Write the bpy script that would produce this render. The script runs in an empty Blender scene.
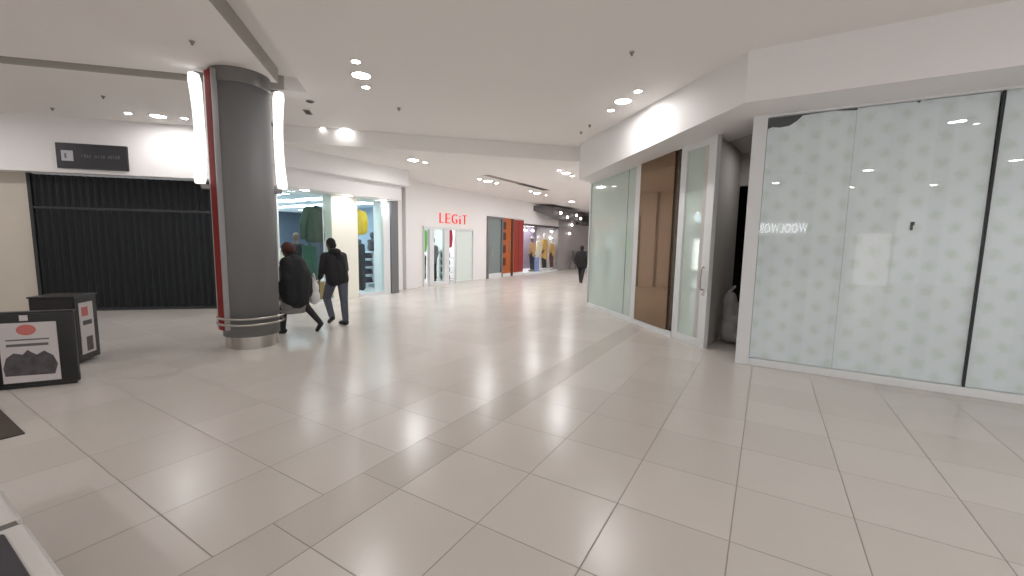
import bpy, bmesh, math, random
from mathutils import Vector, Matrix, Euler
random.seed(7)
SC = bpy.context.scene
COL = SC.collection
PI = math.pi

# ------------------------------------------------------------------ materials
def lin(c):
    def f(v):
        v /= 255.0
        return v / 12.92 if v <= 0.04045 else ((v + 0.055) / 1.055) ** 2.4
    return (f(c[0]), f(c[1]), f(c[2]), 1.0)

def mat(name, rgb, rough=0.5, metal=0.0, spec=0.5, emit=None, estr=0.0, noise=0.0, nscale=4.0, coat=0.0, bump=0.0):
    m = bpy.data.materials.new(name); m.use_nodes = True
    nt = m.node_tree; b = nt.nodes['Principled BSDF']
    b.inputs['Base Color'].default_value = lin(rgb)
    b.inputs['Roughness'].default_value = rough
    b.inputs['Metallic'].default_value = metal
    b.inputs['Specular IOR Level'].default_value = spec
    b.inputs['Coat Weight'].default_value = coat
    if emit:
        b.inputs['Emission Color'].default_value = lin(emit); b.inputs['Emission Strength'].default_value = estr
    if noise or bump:
        g = nt.nodes.new('ShaderNodeNewGeometry'); n = nt.nodes.new('ShaderNodeTexNoise')
        n.inputs['Scale'].default_value = nscale; n.inputs['Detail'].default_value = 3
        nt.links.new(g.outputs['Position'], n.inputs['Vector'])
        if noise:
            mx = nt.nodes.new('ShaderNodeMix'); mx.data_type = 'RGBA'
            c = lin(rgb)
            mx.inputs['A'].default_value = (c[0]*(1-noise), c[1]*(1-noise), c[2]*(1-noise), 1)
            mx.inputs['B'].default_value = (min(1, c[0]*(1+noise)), min(1, c[1]*(1+noise)), min(1, c[2]*(1+noise)), 1)
            nt.links.new(n.outputs['Fac'], mx.inputs['Factor']); nt.links.new(mx.outputs['Result'], b.inputs['Base Color'])
        if bump:
            bp = nt.nodes.new('ShaderNodeBump'); bp.inputs['Strength'].default_value = bump
            bp.inputs['Distance'].default_value = 0.02
            nt.links.new(n.outputs['Fac'], bp.inputs['Height']); nt.links.new(bp.outputs['Normal'], b.inputs['Normal'])
    return m

def emit_mat(name, rgb, s):
    m = bpy.data.materials.new(name); m.use_nodes = True
    nt = m.node_tree; nt.nodes.clear()
    o = nt.nodes.new('ShaderNodeOutputMaterial'); e = nt.nodes.new('ShaderNodeEmission')
    e.inputs['Color'].default_value = lin(rgb); e.inputs['Strength'].default_value = s
    nt.links.new(e.outputs[0], o.inputs[0]); return m

def glass_mat(name, tint=(252, 254, 253), ior=1.5, rough=0.0):
    m = bpy.data.materials.new(name); m.use_nodes = True
    nt = m.node_tree; nt.nodes.clear()
    o = nt.nodes.new('ShaderNodeOutputMaterial'); t = nt.nodes.new('ShaderNodeBsdfTransparent')
    g = nt.nodes.new('ShaderNodeBsdfGlossy'); f = nt.nodes.new('ShaderNodeFresnel'); x = nt.nodes.new('ShaderNodeMixShader')
    t.inputs[0].default_value = lin(tint); g.inputs['Roughness'].default_value = rough
    f.inputs['IOR'].default_value = ior
    ge = nt.nodes.new('ShaderNodeNewGeometry'); mu = nt.nodes.new('ShaderNodeMath'); mu.operation = 'MULTIPLY'; iv = nt.nodes.new('ShaderNodeMath'); iv.operation = 'SUBTRACT'
    iv.inputs[0].default_value = 1.0; nt.links.new(ge.outputs['Backfacing'], iv.inputs[1])
    nt.links.new(f.outputs[0], mu.inputs[0]); nt.links.new(iv.outputs[0], mu.inputs[1])
    nt.links.new(mu.outputs[0], x.inputs[0]); nt.links.new(t.outputs[0], x.inputs[1]); nt.links.new(g.outputs[0], x.inputs[2])
    nt.links.new(x.outputs[0], o.inputs[0]); return m

class NG:
    """tiny helper for math node graphs"""
    def __init__(s, nt): s.nt = nt
    def sock(s, n, i, v):
        if isinstance(v, (int, float)): n.inputs[i].default_value = v
        else: s.nt.links.new(v, n.inputs[i])
    def m(s, op, a, b=0.0, c=0.0):
        n = s.nt.nodes.new('ShaderNodeMath'); n.operation = op
        s.sock(n, 0, a); s.sock(n, 1, b); s.sock(n, 2, c); return n.outputs[0]
    def mr(s, v, a, b, c=0.0, d=1.0):
        n = s.nt.nodes.new('ShaderNodeMapRange'); n.clamp = True
        s.sock(n, 0, v); s.sock(n, 1, a); s.sock(n, 2, b); s.sock(n, 3, c); s.sock(n, 4, d); return n.outputs[0]
    def mix(s, f, a, b):
        n = s.nt.nodes.new('ShaderNodeMix'); n.data_type = 'RGBA'
        s.sock(n, 0, f)
        for i, v in ((6, a), (7, b)):
            if isinstance(v, tuple): n.inputs[i].default_value = v
            else: s.nt.links.new(v, n.inputs[i])
        return n.outputs[2]

T = 0.658
def floor_mat():
    m = bpy.data.materials.new('porcelain floor tile'); m.use_nodes = True
    nt = m.node_tree; b = nt.nodes['Principled BSDF']; g = NG(nt)
    ge = nt.nodes.new('ShaderNodeNewGeometry'); se = nt.nodes.new('ShaderNodeSeparateXYZ')
    nt.links.new(ge.outputs['Position'], se.inputs[0]); X, Y = se.outputs[0], se.outputs[1]
    def dist(v, o, s):
        u = g.m('DIVIDE', g.m('SUBTRACT', v, o), s); fr = g.m('FRACT', u)
        return g.m('MULTIPLY', g.m('MINIMUM', fr, g.m('SUBTRACT', 1.0, fr)), s), g.m('FLOOR', u)
    dxr, ixr = dist(X, -2.04, T); dyr, iyr = dist(Y, 1.94, T)
    dxl, ixl = dist(X, -2.41, 0.645); dyl, iyl = dist(Y, 1.62, T)
    right = g.m('GREATER_THAN', X, -2.04); left = g.m('LESS_THAN', X, -2.41)
    strip = g.m('SUBTRACT', g.m('SUBTRACT', 1.0, right), left)
    edge = g.m('MINIMUM', g.m('ABSOLUTE', g.m('ADD', X, 2.04)), g.m('ABSOLUTE', g.m('ADD', X, 2.41)))
    dr = g.m('MINIMUM', dxr, dyr); dl = g.m('MINIMUM', dxl, dyl); ds = g.m('MINIMUM', edge, dyr)
    d = g.m('ADD', g.m('ADD', g.m('MULTIPLY', dr, right), g.m('MULTIPLY', dl, left)), g.m('MULTIPLY', ds, strip))
    d = g.m('MINIMUM', d, edge)
    grout = g.mr(d, 0.0025, 0.0055, 1.0, 0.0)
    idx = g.m('ADD', g.m('MULTIPLY', ixr, right), g.m('MULTIPLY', ixl, left))
    idy = g.m('ADD', g.m('MULTIPLY', iyl, left), g.m('MULTIPLY', iyr, g.m('SUBTRACT', 1.0, left)))
    cv = nt.nodes.new('ShaderNodeCombineXYZ'); g.sock(cv, 0, idx); g.sock(cv, 1, idy); g.sock(cv, 2, g.m('MULTIPLY', strip, 7.0))
    wn = nt.nodes.new('ShaderNodeTexWhiteNoise'); nt.links.new(cv.outputs[0], wn.inputs[0])
    no = nt.nodes.new('ShaderNodeTexNoise'); no.inputs['Scale'].default_value = 2.2; no.inputs['Detail'].default_value = 5
    nt.links.new(ge.outputs['Position'], no.inputs['Vector'])
    base = g.mix(wn.outputs['Value'], lin(FLOOR_A), lin(FLOOR_B))
    base = g.mix(g.m('MULTIPLY', no.outputs['Fac'], 0.16), base, lin((168, 158, 146)))
    base = g.mix(g.m('MULTIPLY', strip, 0.22), base, lin((150, 140, 128)))
    colr = g.mix(g.m('MULTIPLY', grout, 0.65), base, lin((112, 102, 92)))
    nt.links.new(colr, b.inputs['Base Color'])
    r = g.m('ADD', 0.24, g.m('MULTIPLY', grout, 0.4))
    nt.links.new(r, b.inputs['Roughness'])
    b.inputs['Specular IOR Level'].default_value = 0.5
    bp = nt.nodes.new('ShaderNodeBump'); bp.inputs['Strength'].default_value = 0.25; bp.inputs['Distance'].default_value = 0.004
    nt.links.new(g.m('SUBTRACT', 1.0, grout), bp.inputs['Height']); nt.links.new(bp.outputs['Normal'], b.inputs['Normal'])
    return m
FLOOR_A, FLOOR_B = (203, 197, 191), (211, 205, 200)

def paper_mat():
    """white shop-window covering paper printed with staggered pale green marks"""
    m = bpy.data.materials.new('printed window paper'); m.use_nodes = True
    nt = m.node_tree; b = nt.nodes['Principled BSDF']; g = NG(nt)
    ge = nt.nodes.new('ShaderNodeNewGeometry'); se = nt.nodes.new('ShaderNodeSeparateXYZ')
    nt.links.new(ge.outputs['Position'], se.inputs[0]); X, Z = se.outputs[0], se.outputs[2]
    px, pz = 0.175, 0.30
    u = g.m('DIVIDE', X, px); iu = g.m('FLOOR', u); fu = g.m('SUBTRACT', g.m('FRACT', u), 0.5)
    par = g.m('MULTIPLY', g.m('FRACT', g.m('MULTIPLY', iu, 0.5)), 2.0)
    v = g.m('ADD', g.m('DIVIDE', Z, pz), g.m('MULTIPLY', par, 0.5)); fv = g.m('SUBTRACT', g.m('FRACT', v), 0.5)
    no = nt.nodes.new('ShaderNodeTexNoise'); no.inputs['Scale'].default_value = 22; no.inputs['Detail'].default_value = 2
    nt.links.new(ge.outputs['Position'], no.inputs['Vector'])
    dx = g.m('MULTIPLY', fu, px); dz = g.m('MULTIPLY', fv, pz)
    d = g.m('SQRT', g.m('ADD', g.m('MULTIPLY', dx, dx), g.m('MULTIPLY', g.m('MULTIPLY', dz, dz), 0.75)))
    d = g.m('ADD', d, g.m('MULTIPLY', g.m('SUBTRACT', no.outputs['Fac'], 0.5), 0.11))
    blot = g.mr(d, 0.015, 0.078, 1.0, 0.0)
    n2 = nt.nodes.new('ShaderNodeTexNoise'); n2.inputs['Scale'].default_value = 1.3; n2.inputs['Detail'].default_value = 2
    nt.links.new(ge.outputs['Position'], n2.inputs['Vector'])
    base = g.mix(n2.outputs['Fac'], lin((226, 230, 238)), lin((236, 240, 246)))
    # soft vertical bands where the rolls of paper overlap
    band = g.mr(g.m('ABSOLUTE', g.m('SUBTRACT', g.m('FRACT', g.m('DIVIDE', X, 0.415)), 0.5)), 0.30, 0.34, 0.0, 0.10)
    base = g.mix(band, base, lin((190, 196, 200)))
    c = g.mix(g.m('MULTIPLY', blot, 0.29), base, lin((178, 194, 166)))
    nt.links.new(c, b.inputs['Base Color']); b.inputs['Roughness'].default_value = 0.6
    bp = nt.nodes.new('ShaderNodeBump'); bp.inputs['Strength'].default_value = 0.15; bp.inputs['Distance'].default_value = 0.03
    nt.links.new(n2.outputs['Fac'], bp.inputs['Height']); nt.links.new(bp.outputs['Normal'], b.inputs['Normal'])
    return m

M = {}
M['wall'] = mat('white wall paint', (236, 234, 234), 0.55, spec=0.3, noise=0.015, nscale=1.5)
M['ceil'] = mat('white ceiling paint', (238, 235, 233), 0.7, spec=0.2, noise=0.015, nscale=1.2)
M['slot'] = mat('grey cove edge', (176, 173, 166), 0.7)  # inner cove edges, a darker grey than the ceiling
M['beige'] = mat('beige wall paint', (200, 192, 180), 0.6, noise=0.02)
M['cream'] = mat('cream pier paint', (238, 236, 224), 0.5)
M['floor'] = floor_mat()
M['white_metal'] = mat('white powder coated aluminium', (222, 224, 226), 0.35)
M['dark_gap'] = mat('dark rubber gap', (40, 42, 44), 0.6)
M['paper'] = paper_mat()
M['glass'] = glass_mat('clear shop glass')
M['glass_tint'] = glass_mat('pale green shop glass', (244, 252, 250), 1.5)
M['grey_glass'] = glass_mat('grey door glass', (150, 160, 160), 1.6)
M['frost'] = mat('frosted glass film', (190, 204, 196), 0.06, spec=0.6, noise=0.03, nscale=0.9)
M['bronze'] = mat('bronze mirror panel', (138, 114, 92), 0.03, metal=0.75, spec=0.6)
M['bronze_dark'] = mat('dark bronze strip', (70, 57, 47), 0.25, metal=0.3)
M['shutter'] = mat('charcoal shutter metal', (52, 55, 57), 0.5, metal=0.1, noise=0.08, nscale=3)
M['sign_black'] = mat('black sign panel', (46, 46, 50), 0.4)
M['sign_grey'] = mat('grey sign lettering', (104, 104, 110), 0.5)
M['sign_icon'] = mat('pale sign square', (188, 188, 194), 0.5)
M['pillar'] = mat('grey pillar cladding', (116, 116, 117), 0.55, spec=0.35, noise=0.02)
M['steel'] = mat('brushed stainless steel', (178, 174, 168), 0.28, metal=1.0)
M['steel_d'] = mat('satin steel', (128, 126, 124), 0.35, metal=0.8)
M['red_strip'] = mat('red pillar strip', (122, 34, 32), 0.6, spec=0.1)
M['silver'] = mat('silver trim', (158, 156, 156), 0.3, metal=0.5)
M['lamp_glow'] = emit_mat('lit wall lamp diffuser', (255, 250, 246), 1.3)
M['lens_big'] = emit_mat('lit downlight lens', (255, 253, 252), 85.0)
M['lens_small'] = emit_mat('lit spotlight lens', (255, 253, 252), 85.0)
M['lens_cool'] = emit_mat('lit shop downlight lens', (250, 250, 255), 60.0)
M['lens_near'] = emit_mat('lit bright downlight lens', (255, 253, 252), 190.0)
M['panel_blue'] = emit_mat('cool ceiling light panel', (222, 240, 255), 9.0)
M['panel_white'] = emit_mat('white shop light', (255, 248, 244), 9.0)
M['black'] = mat('black laminate', (22, 21, 22), 0.35)
M['black_soft'] = mat('black fabric', (20, 20, 22), 0.8, bump=0.3, nscale=14)
M['poster'] = mat('poster paper', (196, 190, 190), 0.5)
M['poster_red'] = mat('poster red print', (190, 104, 100), 0.5)
M['poster_grey'] = mat('poster grey print', (96, 92, 94), 0.5, noise=0.3, nscale=30)
M['poster_dark'] = mat('poster dark print', (78, 73, 76), 0.5, noise=0.75, nscale=16)
M['mat'] = mat('brown floor mat', (74, 64, 58), 0.95, noise=0.2, nscale=60)
M['seat_white'] = mat('white moulded plastic', (216, 212, 210), 0.35)
M['seat_dark'] = mat('dark grey seat pad', (66, 62, 68), 0.7)
M['skin'] = mat('brown skin', (98, 66, 50), 0.55)
M['eye'] = mat('dark eye', (20, 16, 14), 0.2)
M['hair_black'] = mat('black hair', (20, 17, 16), 0.75, bump=0.6, nscale=40)
M['hair_red'] = mat('reddish brown hair', (70, 34, 28), 0.75, bump=0.6, nscale=40)
M['coat'] = mat('dark coat cloth', (30, 31, 33), 0.85, bump=0.4, nscale=9)
M['jacket'] = mat('black jacket cloth', (26, 25, 27), 0.8, bump=0.4, nscale=9)
M['jeans'] = mat('blue grey denim', (82, 86, 98), 0.85, noise=0.12, nscale=12)
M['skirt'] = mat('grey skirt cloth', (140, 137, 137), 0.8, bump=0.3, nscale=9)
M['tights'] = mat('black tights', (24, 22, 26), 0.7)
M['shoe'] = mat('black shoe leather', (18, 17, 18), 0.5)
M['bag_white'] = mat('white carrier bag plastic', (214, 212, 214), 0.4, bump=0.4, nscale=14)
M['green_dark'] = mat('dark green jacket cloth', (56, 72, 62), 0.8, bump=0.4, nscale=8)
M['green_teal'] = mat('green dress cloth', (52, 92, 80), 0.8, bump=0.4, nscale=8)
M['yellow'] = mat('yellow jacket cloth', (222, 184, 50), 0.7, bump=0.4, nscale=9)
M['navy'] = mat('dark navy cloth', (40, 46, 58), 0.8)
M['lime'] = mat('bright green top cloth', (120, 206, 104), 0.7)
M['crimson'] = mat('crimson top cloth', (182, 34, 62), 0.7)
M['tan'] = mat('tan knit', (198, 156, 110), 0.8)
M['ochre'] = mat('ochre coat cloth', (206, 164, 92), 0.8)
M['cream_cloth'] = mat('cream cloth', (232, 220, 196), 0.8)
M['purple'] = mat('purple blue display panel', (72, 66, 132), 0.5)
M['mannequin'] = mat('matte brown mannequin', (120, 92, 78), 0.6)
M['mannequin_w'] = mat('white mannequin', (222, 220, 218), 0.5)
M['mannequin_d'] = mat('dark grey mannequin', (60, 62, 68), 0.5)
M['shop_side'] = mat('pale blue shop wall', (150, 166, 182), 0.6)
M['fashion_back'] = mat('mauve shop wall', (140, 130, 150), 0.6)
M['panel_soft'] = emit_mat('soft white shop light', (255, 248, 244), 5.0)
M['shop_back'] = mat('blue grey shop wall', (74, 86, 102), 0.6)
M['shop_white'] = mat('white shop wall', (226, 232, 236), 0.5)
M['shop_ceil'] = mat('shop ceiling', (196, 210, 222), 0.6)
M['wood'] = mat('tan wood', (176, 138, 92), 0.5, noise=0.15, nscale=8)
M['orange'] = mat('orange stained wood', (178, 92, 34), 0.4, noise=0.1, nscale=5)
M['dark_wood'] = mat('dark slot wood', (84, 38, 28), 0.5)
M['maroon'] = mat('maroon panel', (150, 46, 42), 0.35)
M['steel_grey'] = mat('grey steel post', (120, 122, 126), 0.3, metal=0.4)
M['grey_wall'] = mat('grey shop hoarding', (168, 162, 162), 0.35, noise=0.02)
M['canopy'] = mat('charcoal canopy', (84, 80, 82), 0.5)
M['red_sign'] = mat('red sign letters', (226, 40, 40), 0.4, emit=(240, 40, 40), estr=0.35)
M['white_sign'] = emit_mat('lit white sign letters', (245, 250, 255), 9.0)
M['room_grey'] = mat('grey lobby paint', (200, 196, 192), 0.7)
M['room_shade'] = mat('shade-dark store interior', (34, 33, 34), 0.8)  # near-black colour holds the shade of the unlit room
M['sack'] = mat('pale grey plastic sack', (172, 172, 174), 0.55, bump=0.5, nscale=9)
M['torn'] = mat('dark grey shade card', (92, 94, 96), 0.7, noise=0.15, nscale=6)
M['detector'] = mat('grey plastic', (150, 142, 138), 0.5)
M['sensor'] = mat('grey sensor plastic', (132, 124, 120), 0.5)
M['vent_dark'] = mat('dark louvre', (52, 48, 46), 0.6)
M['opp_wall'] = mat('opposite mall wall', (222, 219, 216), 0.6)
M['opp_dark'] = mat('opposite dark shopfront', (70, 70, 74), 0.4)
M['opp_lit'] = emit_mat('lit shop doorway opposite', (255, 246, 238), 2.3)
M['opp_pink'] = emit_mat('lit pink shop window opposite', (255, 196, 186), 0.7)

# ------------------------------------------------------------------ object helpers
def bx(bm, x0, x1, y0, y1, z0, z1, mi=0, rot=None):
    vs = [Vector(p) for p in ((x0,y0,z0),(x1,y0,z0),(x1,y1,z0),(x0,y1,z0),(x0,y0,z1),(x1,y0,z1),(x1,y1,z1),(x0,y1,z1))]
    if rot: vs = [rot @ v for v in vs]
    v = [bm.verts.new(p) for p in vs]
    for f in ((0,3,2,1),(4,5,6,7),(0,1,5,4),(1,2,6,5),(2,3,7,6),(3,0,4,7)):
        bm.faces.new([v[i] for i in f]).material_index = mi

def prism(bm, poly, z0, z1):
    """poly: list of (x,y); z0/z1 number or list per corner"""
    n = len(poly)
    za = z0 if isinstance(z0, (list, tuple)) else [z0]*n
    zb = z1 if isinstance(z1, (list, tuple)) else [z1]*n
    lo = [bm.verts.new((p[0], p[1], za[i])) for i, p in enumerate(poly)]
    hi = [bm.verts.new((p[0], p[1], zb[i])) for i, p in enumerate(poly)]
    bm.faces.new(list(reversed(lo))); bm.faces.new(hi)
    for i in range(n):
        j = (i+1) % n
        bm.faces.new((lo[i], lo[j], hi[j], hi[i]))

def lathe(bm, prof, seg=32, cx=0, cy=0, caps=True, sx=1.0, sy=1.0):
    rings = []
    for r, z in prof:
        rings.append([bm.verts.new((cx+sx*r*math.cos(2*PI*i/seg), cy+sy*r*math.sin(2*PI*i/seg), z)) for i in range(seg)])
    for a, b in zip(rings[:-1], rings[1:]):
        for i in range(seg):
            j = (i+1) % seg
            bm.faces.new((a[i], a[j], b[j], b[i]))
    if caps:
        if prof[0][0] > 1e-6: bm.faces.new(list(reversed(rings[0])))
        if prof[-1][0] > 1e-6: bm.faces.new(rings[-1])

def tube(bm, pts, r, seg=8, closed=False):
    pts = [Vector(p) for p in pts]; n = len(pts); rings = []
    for i, p in enumerate(pts):
        if closed: d = pts[(i+1) % n] - pts[i-1]
        else: d = pts[min(i+1, n-1)] - pts[max(i-1, 0)]
        d.normalize()
        up = Vector((0,0,1)) if abs(d.z) < 0.9 else Vector((1,0,0))
        a = d.cross(up).normalized(); b = d.cross(a).normalized()
        rings.append([bm.verts.new(p + r*(math.cos(2*PI*k/seg)*a + math.sin(2*PI*k/seg)*b)) for k in range(seg)])
    m = n if closed else n-1
    for i in range(m):
        A, B = rings[i], rings[(i+1) % n]
        for k in range(seg):
            l = (k+1) % seg
            bm.faces.new((A[k], A[l], B[l], B[k]))
    if not closed:
        bm.faces.new(list(reversed(rings[0]))); bm.faces.new(rings[-1])

def obj(name, bm, m, parent=None, loc=None, rotz=0.0, bevel=0.0, smooth=False):
    me = bpy.data.meshes.new(name)
    bmesh.ops.recalc_face_normals(bm, faces=bm.faces)
    bm.to_mesh(me); bm.free()
    return link(name, me, m, parent, loc, rotz, bevel, smooth)

def link(name, me, m, parent=None, loc=None, rotz=0.0, bevel=0.0, smooth=False):
    for k in (m if isinstance(m, (list, tuple)) else [m]): me.materials.append(k)
    if smooth:
        for p in me.polygons: p.use_smooth = True
    o = bpy.data.objects.new(name, me); COL.objects.link(o)
    if parent: o.parent = parent
    if loc: o.location = loc
    o.rotation_euler.z = rotz
    if bevel:
        b = o.modifiers.new('bevel', 'BEVEL'); b.width = bevel; b.segments = 2; b.limit_method = 'ANGLE'
    return o

def boxo(name, dims, m, parent=None, bevel=0.0, **k):
    bm = bmesh.new(); bx(bm, *dims); return obj(name, bm, m, parent, bevel=bevel, **k)

def tag(o, label, cat, group=None):
    o['label'] = label; o['category'] = cat; o['kind'] = 'thing'
    if group: o['group'] = group
    return o

def thing(name, label, cat, loc=(0,0,0), rotz=0.0, group=None):
    o = bpy.data.objects.new(name, None); COL.objects.link(o); o.empty_display_size = 0.1
    o.location = loc; o.rotation_euler.z = rotz
    return tag(o, label, cat, group)

def struct(o, label=None):
    o['kind'] = 'structure'
    if label: o['label'] = label
    return o

def sbox(name, dims, m, label=None):
    return struct(boxo(name, dims, m), label)

def sprism(name, poly, z0, z1, m, label=None):
    bm = bmesh.new(); prism(bm, poly, z0, z1); return struct(obj(name, bm, m), label)

def dup(root, loc, rotz, label):
    r = root.copy(); COL.objects.link(r); r.location = loc; r.rotation_euler.z = rotz; r['label'] = label
    for ch in list(root.children):
        c = ch.copy(); COL.objects.link(c); c.parent = r
        for g in list(ch.children):
            d = g.copy(); COL.objects.link(d); d.parent = c
    return r

def text_mesh(body, size, extrude, sx=1.0, align='CENTER', offset=0.0):
    cu = bpy.data.curves.new('glyph', 'FONT'); cu.body = body; cu.size = size; cu.extrude = extrude; cu.align_x = align; cu.offset = offset
    o = bpy.data.objects.new('glyph', cu); COL.objects.link(o)
    dg = bpy.context.evaluated_depsgraph_get()
    me = bpy.data.meshes.new_from_object(o.evaluated_get(dg))
    bpy.data.objects.remove(o); bpy.data.curves.remove(cu)
    for v in me.vertices: v.co.x *= sx
    me.materials.clear()
    return me

def st(s, t): return ((s - t) / 2.0, (s + t) / 2.0)     # s = X+Y, t = Y-X (the mall node runs at 45 degrees)
def strect(s0, s1, t0, t1): return [st(s0, t0), st(s1, t0), st(s1, t1), st(s0, t1)]

# ------------------------------------------------------------------ blob figures (one remeshed skin per piece)
def cap(a, ra, b=None, rb=None): return ('c', Vector(a), ra, Vector(b if b is not None else a), rb if rb is not None else ra)
def ell(c, r, rot=(0,0,0)): return ('e', Vector(c), Vector(r), Euler(rot))
def blob(name, shapes, m, parent=None, voxel=0.012, smooth_it=4, **k):
    bm = bmesh.new()
    for s in shapes:
        if s[0] == 'c':
            _, a, ra, b, rb = s
            tmp = bmesh.new()
            bmesh.ops.create_icosphere(tmp, subdivisions=2, radius=ra, matrix=Matrix.Translation(a))
            if (b - a).length > 1e-5:
                bmesh.ops.create_icosphere(tmp, subdivisions=2, radius=rb, matrix=Matrix.Translation(b))
                r = bmesh.ops.convex_hull(tmp, input=tmp.verts)
                junk = [e for e in r['geom_interior'] + r['geom_unused'] if isinstance(e, bmesh.types.BMVert)]
                bmesh.ops.delete(tmp, geom=list(set(junk)), context='VERTS')
            bmesh.ops.recalc_face_normals(tmp, faces=tmp.faces)
            me = bpy.data.meshes.new('t'); tmp.to_mesh(me); tmp.free(); bm.from_mesh(me); bpy.data.meshes.remove(me)
        else:
            _, c, r, e = s
            mt = Matrix.Translation(c) @ e.to_matrix().to_4x4() @ Matrix.Diagonal((r.x, r.y, r.z, 1))
            bmesh.ops.create_icosphere(bm, subdivisions=3, radius=1.0, matrix=mt)
    me = bpy.data.meshes.new('t'); bm.to_mesh(me); bm.free()
    o = bpy.data.objects.new('t', me); COL.objects.link(o)
    r = o.modifiers.new('r', 'REMESH'); r.mode = 'VOXEL'; r.voxel_size = voxel
    s = o.modifiers.new('s', 'SMOOTH'); s.factor = 0.5; s.iterations = smooth_it
    dg = bpy.context.evaluated_depsgraph_get()
    out = bpy.data.meshes.new_from_object(o.evaluated_get(dg)); out.name = name
    bpy.data.objects.remove(o); bpy.data.meshes.remove(me)
    return link(name, out, m, parent, smooth=True, **k)

def hand(wr, d, side, curl=0.5):
    """palm, four unequal bent fingers and a thumb leaving the side of the palm; d = pointing direction"""
    wr = Vector(wr); d = Vector(d).normalized(); n = Vector((side, 0, 0)); n = (n - n.dot(d)*d).normalized()
    w = d.cross(n).normalized()                       # across the palm
    if w.y < 0: w = -w
    S = [cap(wr, .024, wr + d*.085, .030), cap(wr + d*.03 + w*.016, .019, wr + d*.088 + w*.03, .016), cap(wr + d*.03 - w*.016, .019, wr + d*.085 - w*.03, .016)]
    for k, L in ((.033, .070), (.011, .080), (-.011, .074), (-.033, .058)):
        b = wr + d*.092 + w*k
        m1 = b + (d*.8 - n*.35*curl)*L*.45
        e = m1 + (d*.75 - n*.9*curl)*L*.55
        S += [cap(b - d*.02, .0105, m1, .0095), cap(m1, .0095, e, .008)]
    tb = wr + d*.03 + w*.03; tm = tb + (d*.6 + w*.75)*.035; te = tm + (d*.95 + w*.15 - n*.3)*.032
    S += [cap(tb, .014, tm, .012), cap(tm, .012, te, .010)]
    return S

def head_shapes(c, yaw=0.0, pitch=0.0, s=1.0):
    R = Euler((pitch, 0, yaw)).to_matrix(); c = Vector(c)
    def p(x, y, z): return c + R @ (Vector((x, y, z))*s)
    e = (pitch, 0, yaw)
    return [ell(p(0,-.012,.02), (.074*s,.094*s,.105*s), e), ell(p(0,.028,-.055), (.052*s,.055*s,.062*s), e),   # skull, jaw
            cap(p(0,.082,.012), .011*s, p(0,.102,-.022), .014*s),                                             # nose
            cap(p(-.018,.078,-.055), .010*s, p(.018,.078,-.055), .010*s),                                     # mouth
            cap(p(-.03,.078,.03), .012*s, p(.03,.078,.03), .012*s),                                           # brow
            ell(p(-.078,-.01,0), (.012*s,.022*s,.034*s), e), ell(p(.078,-.01,0), (.012*s,.022*s,.034*s), e)], p   # ears

# ------------------------------------------------------------------ THE SHELL
ZC, ZL = 4.07, 3.72
bm = bmesh.new(); bx(bm, -22, 12, -14, 36, -0.2, 0.0)
struct(obj('floor', bm, M['floor']), 'large beige porcelain floor tiles with a narrow border strip')

bm = bmesh.new()
prism(bm, strect(-30, -2.74, -30, 10.6), ZC, ZC+.4)                # panel around the pillar
prism(bm, strect(-2.24, 30, -30, 14.35), ZC, ZC+.4)                # main field
prism(bm, strect(-30, -2.24, 11.08, 14.35), ZC, ZC+.4)
prism(bm, strect(-30, -3.95, 14.35, 17.0), ZC, ZC+.4)              # strip before the shutter
struct(obj('ceiling', bm, M['ceil']), 'white plaster ceiling of the mall node')
bm = bmesh.new()
prism(bm, strect(-2.76, -2.22, -30, 11.1), ZC+.22, ZC+.4)
prism(bm, strect(-30, -2.76, 10.58, 11.1), ZC+.22, ZC+.4)
struct(obj('ceiling_cove', bm, M['ceil']), 'recessed cove slot in the ceiling by the pillar')
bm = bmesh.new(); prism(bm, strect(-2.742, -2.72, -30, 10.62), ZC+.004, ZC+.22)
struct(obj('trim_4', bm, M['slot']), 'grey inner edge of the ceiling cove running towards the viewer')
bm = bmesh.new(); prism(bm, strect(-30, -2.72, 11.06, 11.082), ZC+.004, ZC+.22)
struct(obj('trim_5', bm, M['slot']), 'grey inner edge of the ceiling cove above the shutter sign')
bm = bmesh.new()
prism(bm, strect(-3.95, 60, 14.35, 80), ZL, ZL+.8)
struct(obj('ceiling_corridor', bm, M['ceil']), 'lower white ceiling over the far corridor')

# left: shutter wall on the diagonal plane t = 15.95
bm = bmesh.new()
prism(bm, strect(-30, -10.85, 15.95, 16.35), 0, 4.3)
struct(obj('wall_left', bm, M['beige']), 'beige wall beside the dark shutter')
bm = bmesh.new()
prism(bm, strect(-30, -4.32, 15.4, 16.35), 2.95, 4.3)
struct(obj('wall_left_fascia', bm, M['wall']), 'white fascia over the dark shutter')
bm = bmesh.new(); prism(bm, strect(-5.0, -4.3, 15.95, 16.15), 0, 2.97)
struct(obj('wall_left_return', bm, M['wall']))
# bulkheads over the blue lit shop
sbox('wall_shop_bulkhead', (-10.9, -9.3, 5.15, 9.38, 3.28, 3.9), M['wall'], 'upper white bulkhead over the clothes shop')
sbox('wall_shop_fascia', (-10.95, -9.55, 5.3, 9.3, 2.86, 3.29), M['wall'], 'lower white bulkhead with downlights over the clothes shop')
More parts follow.
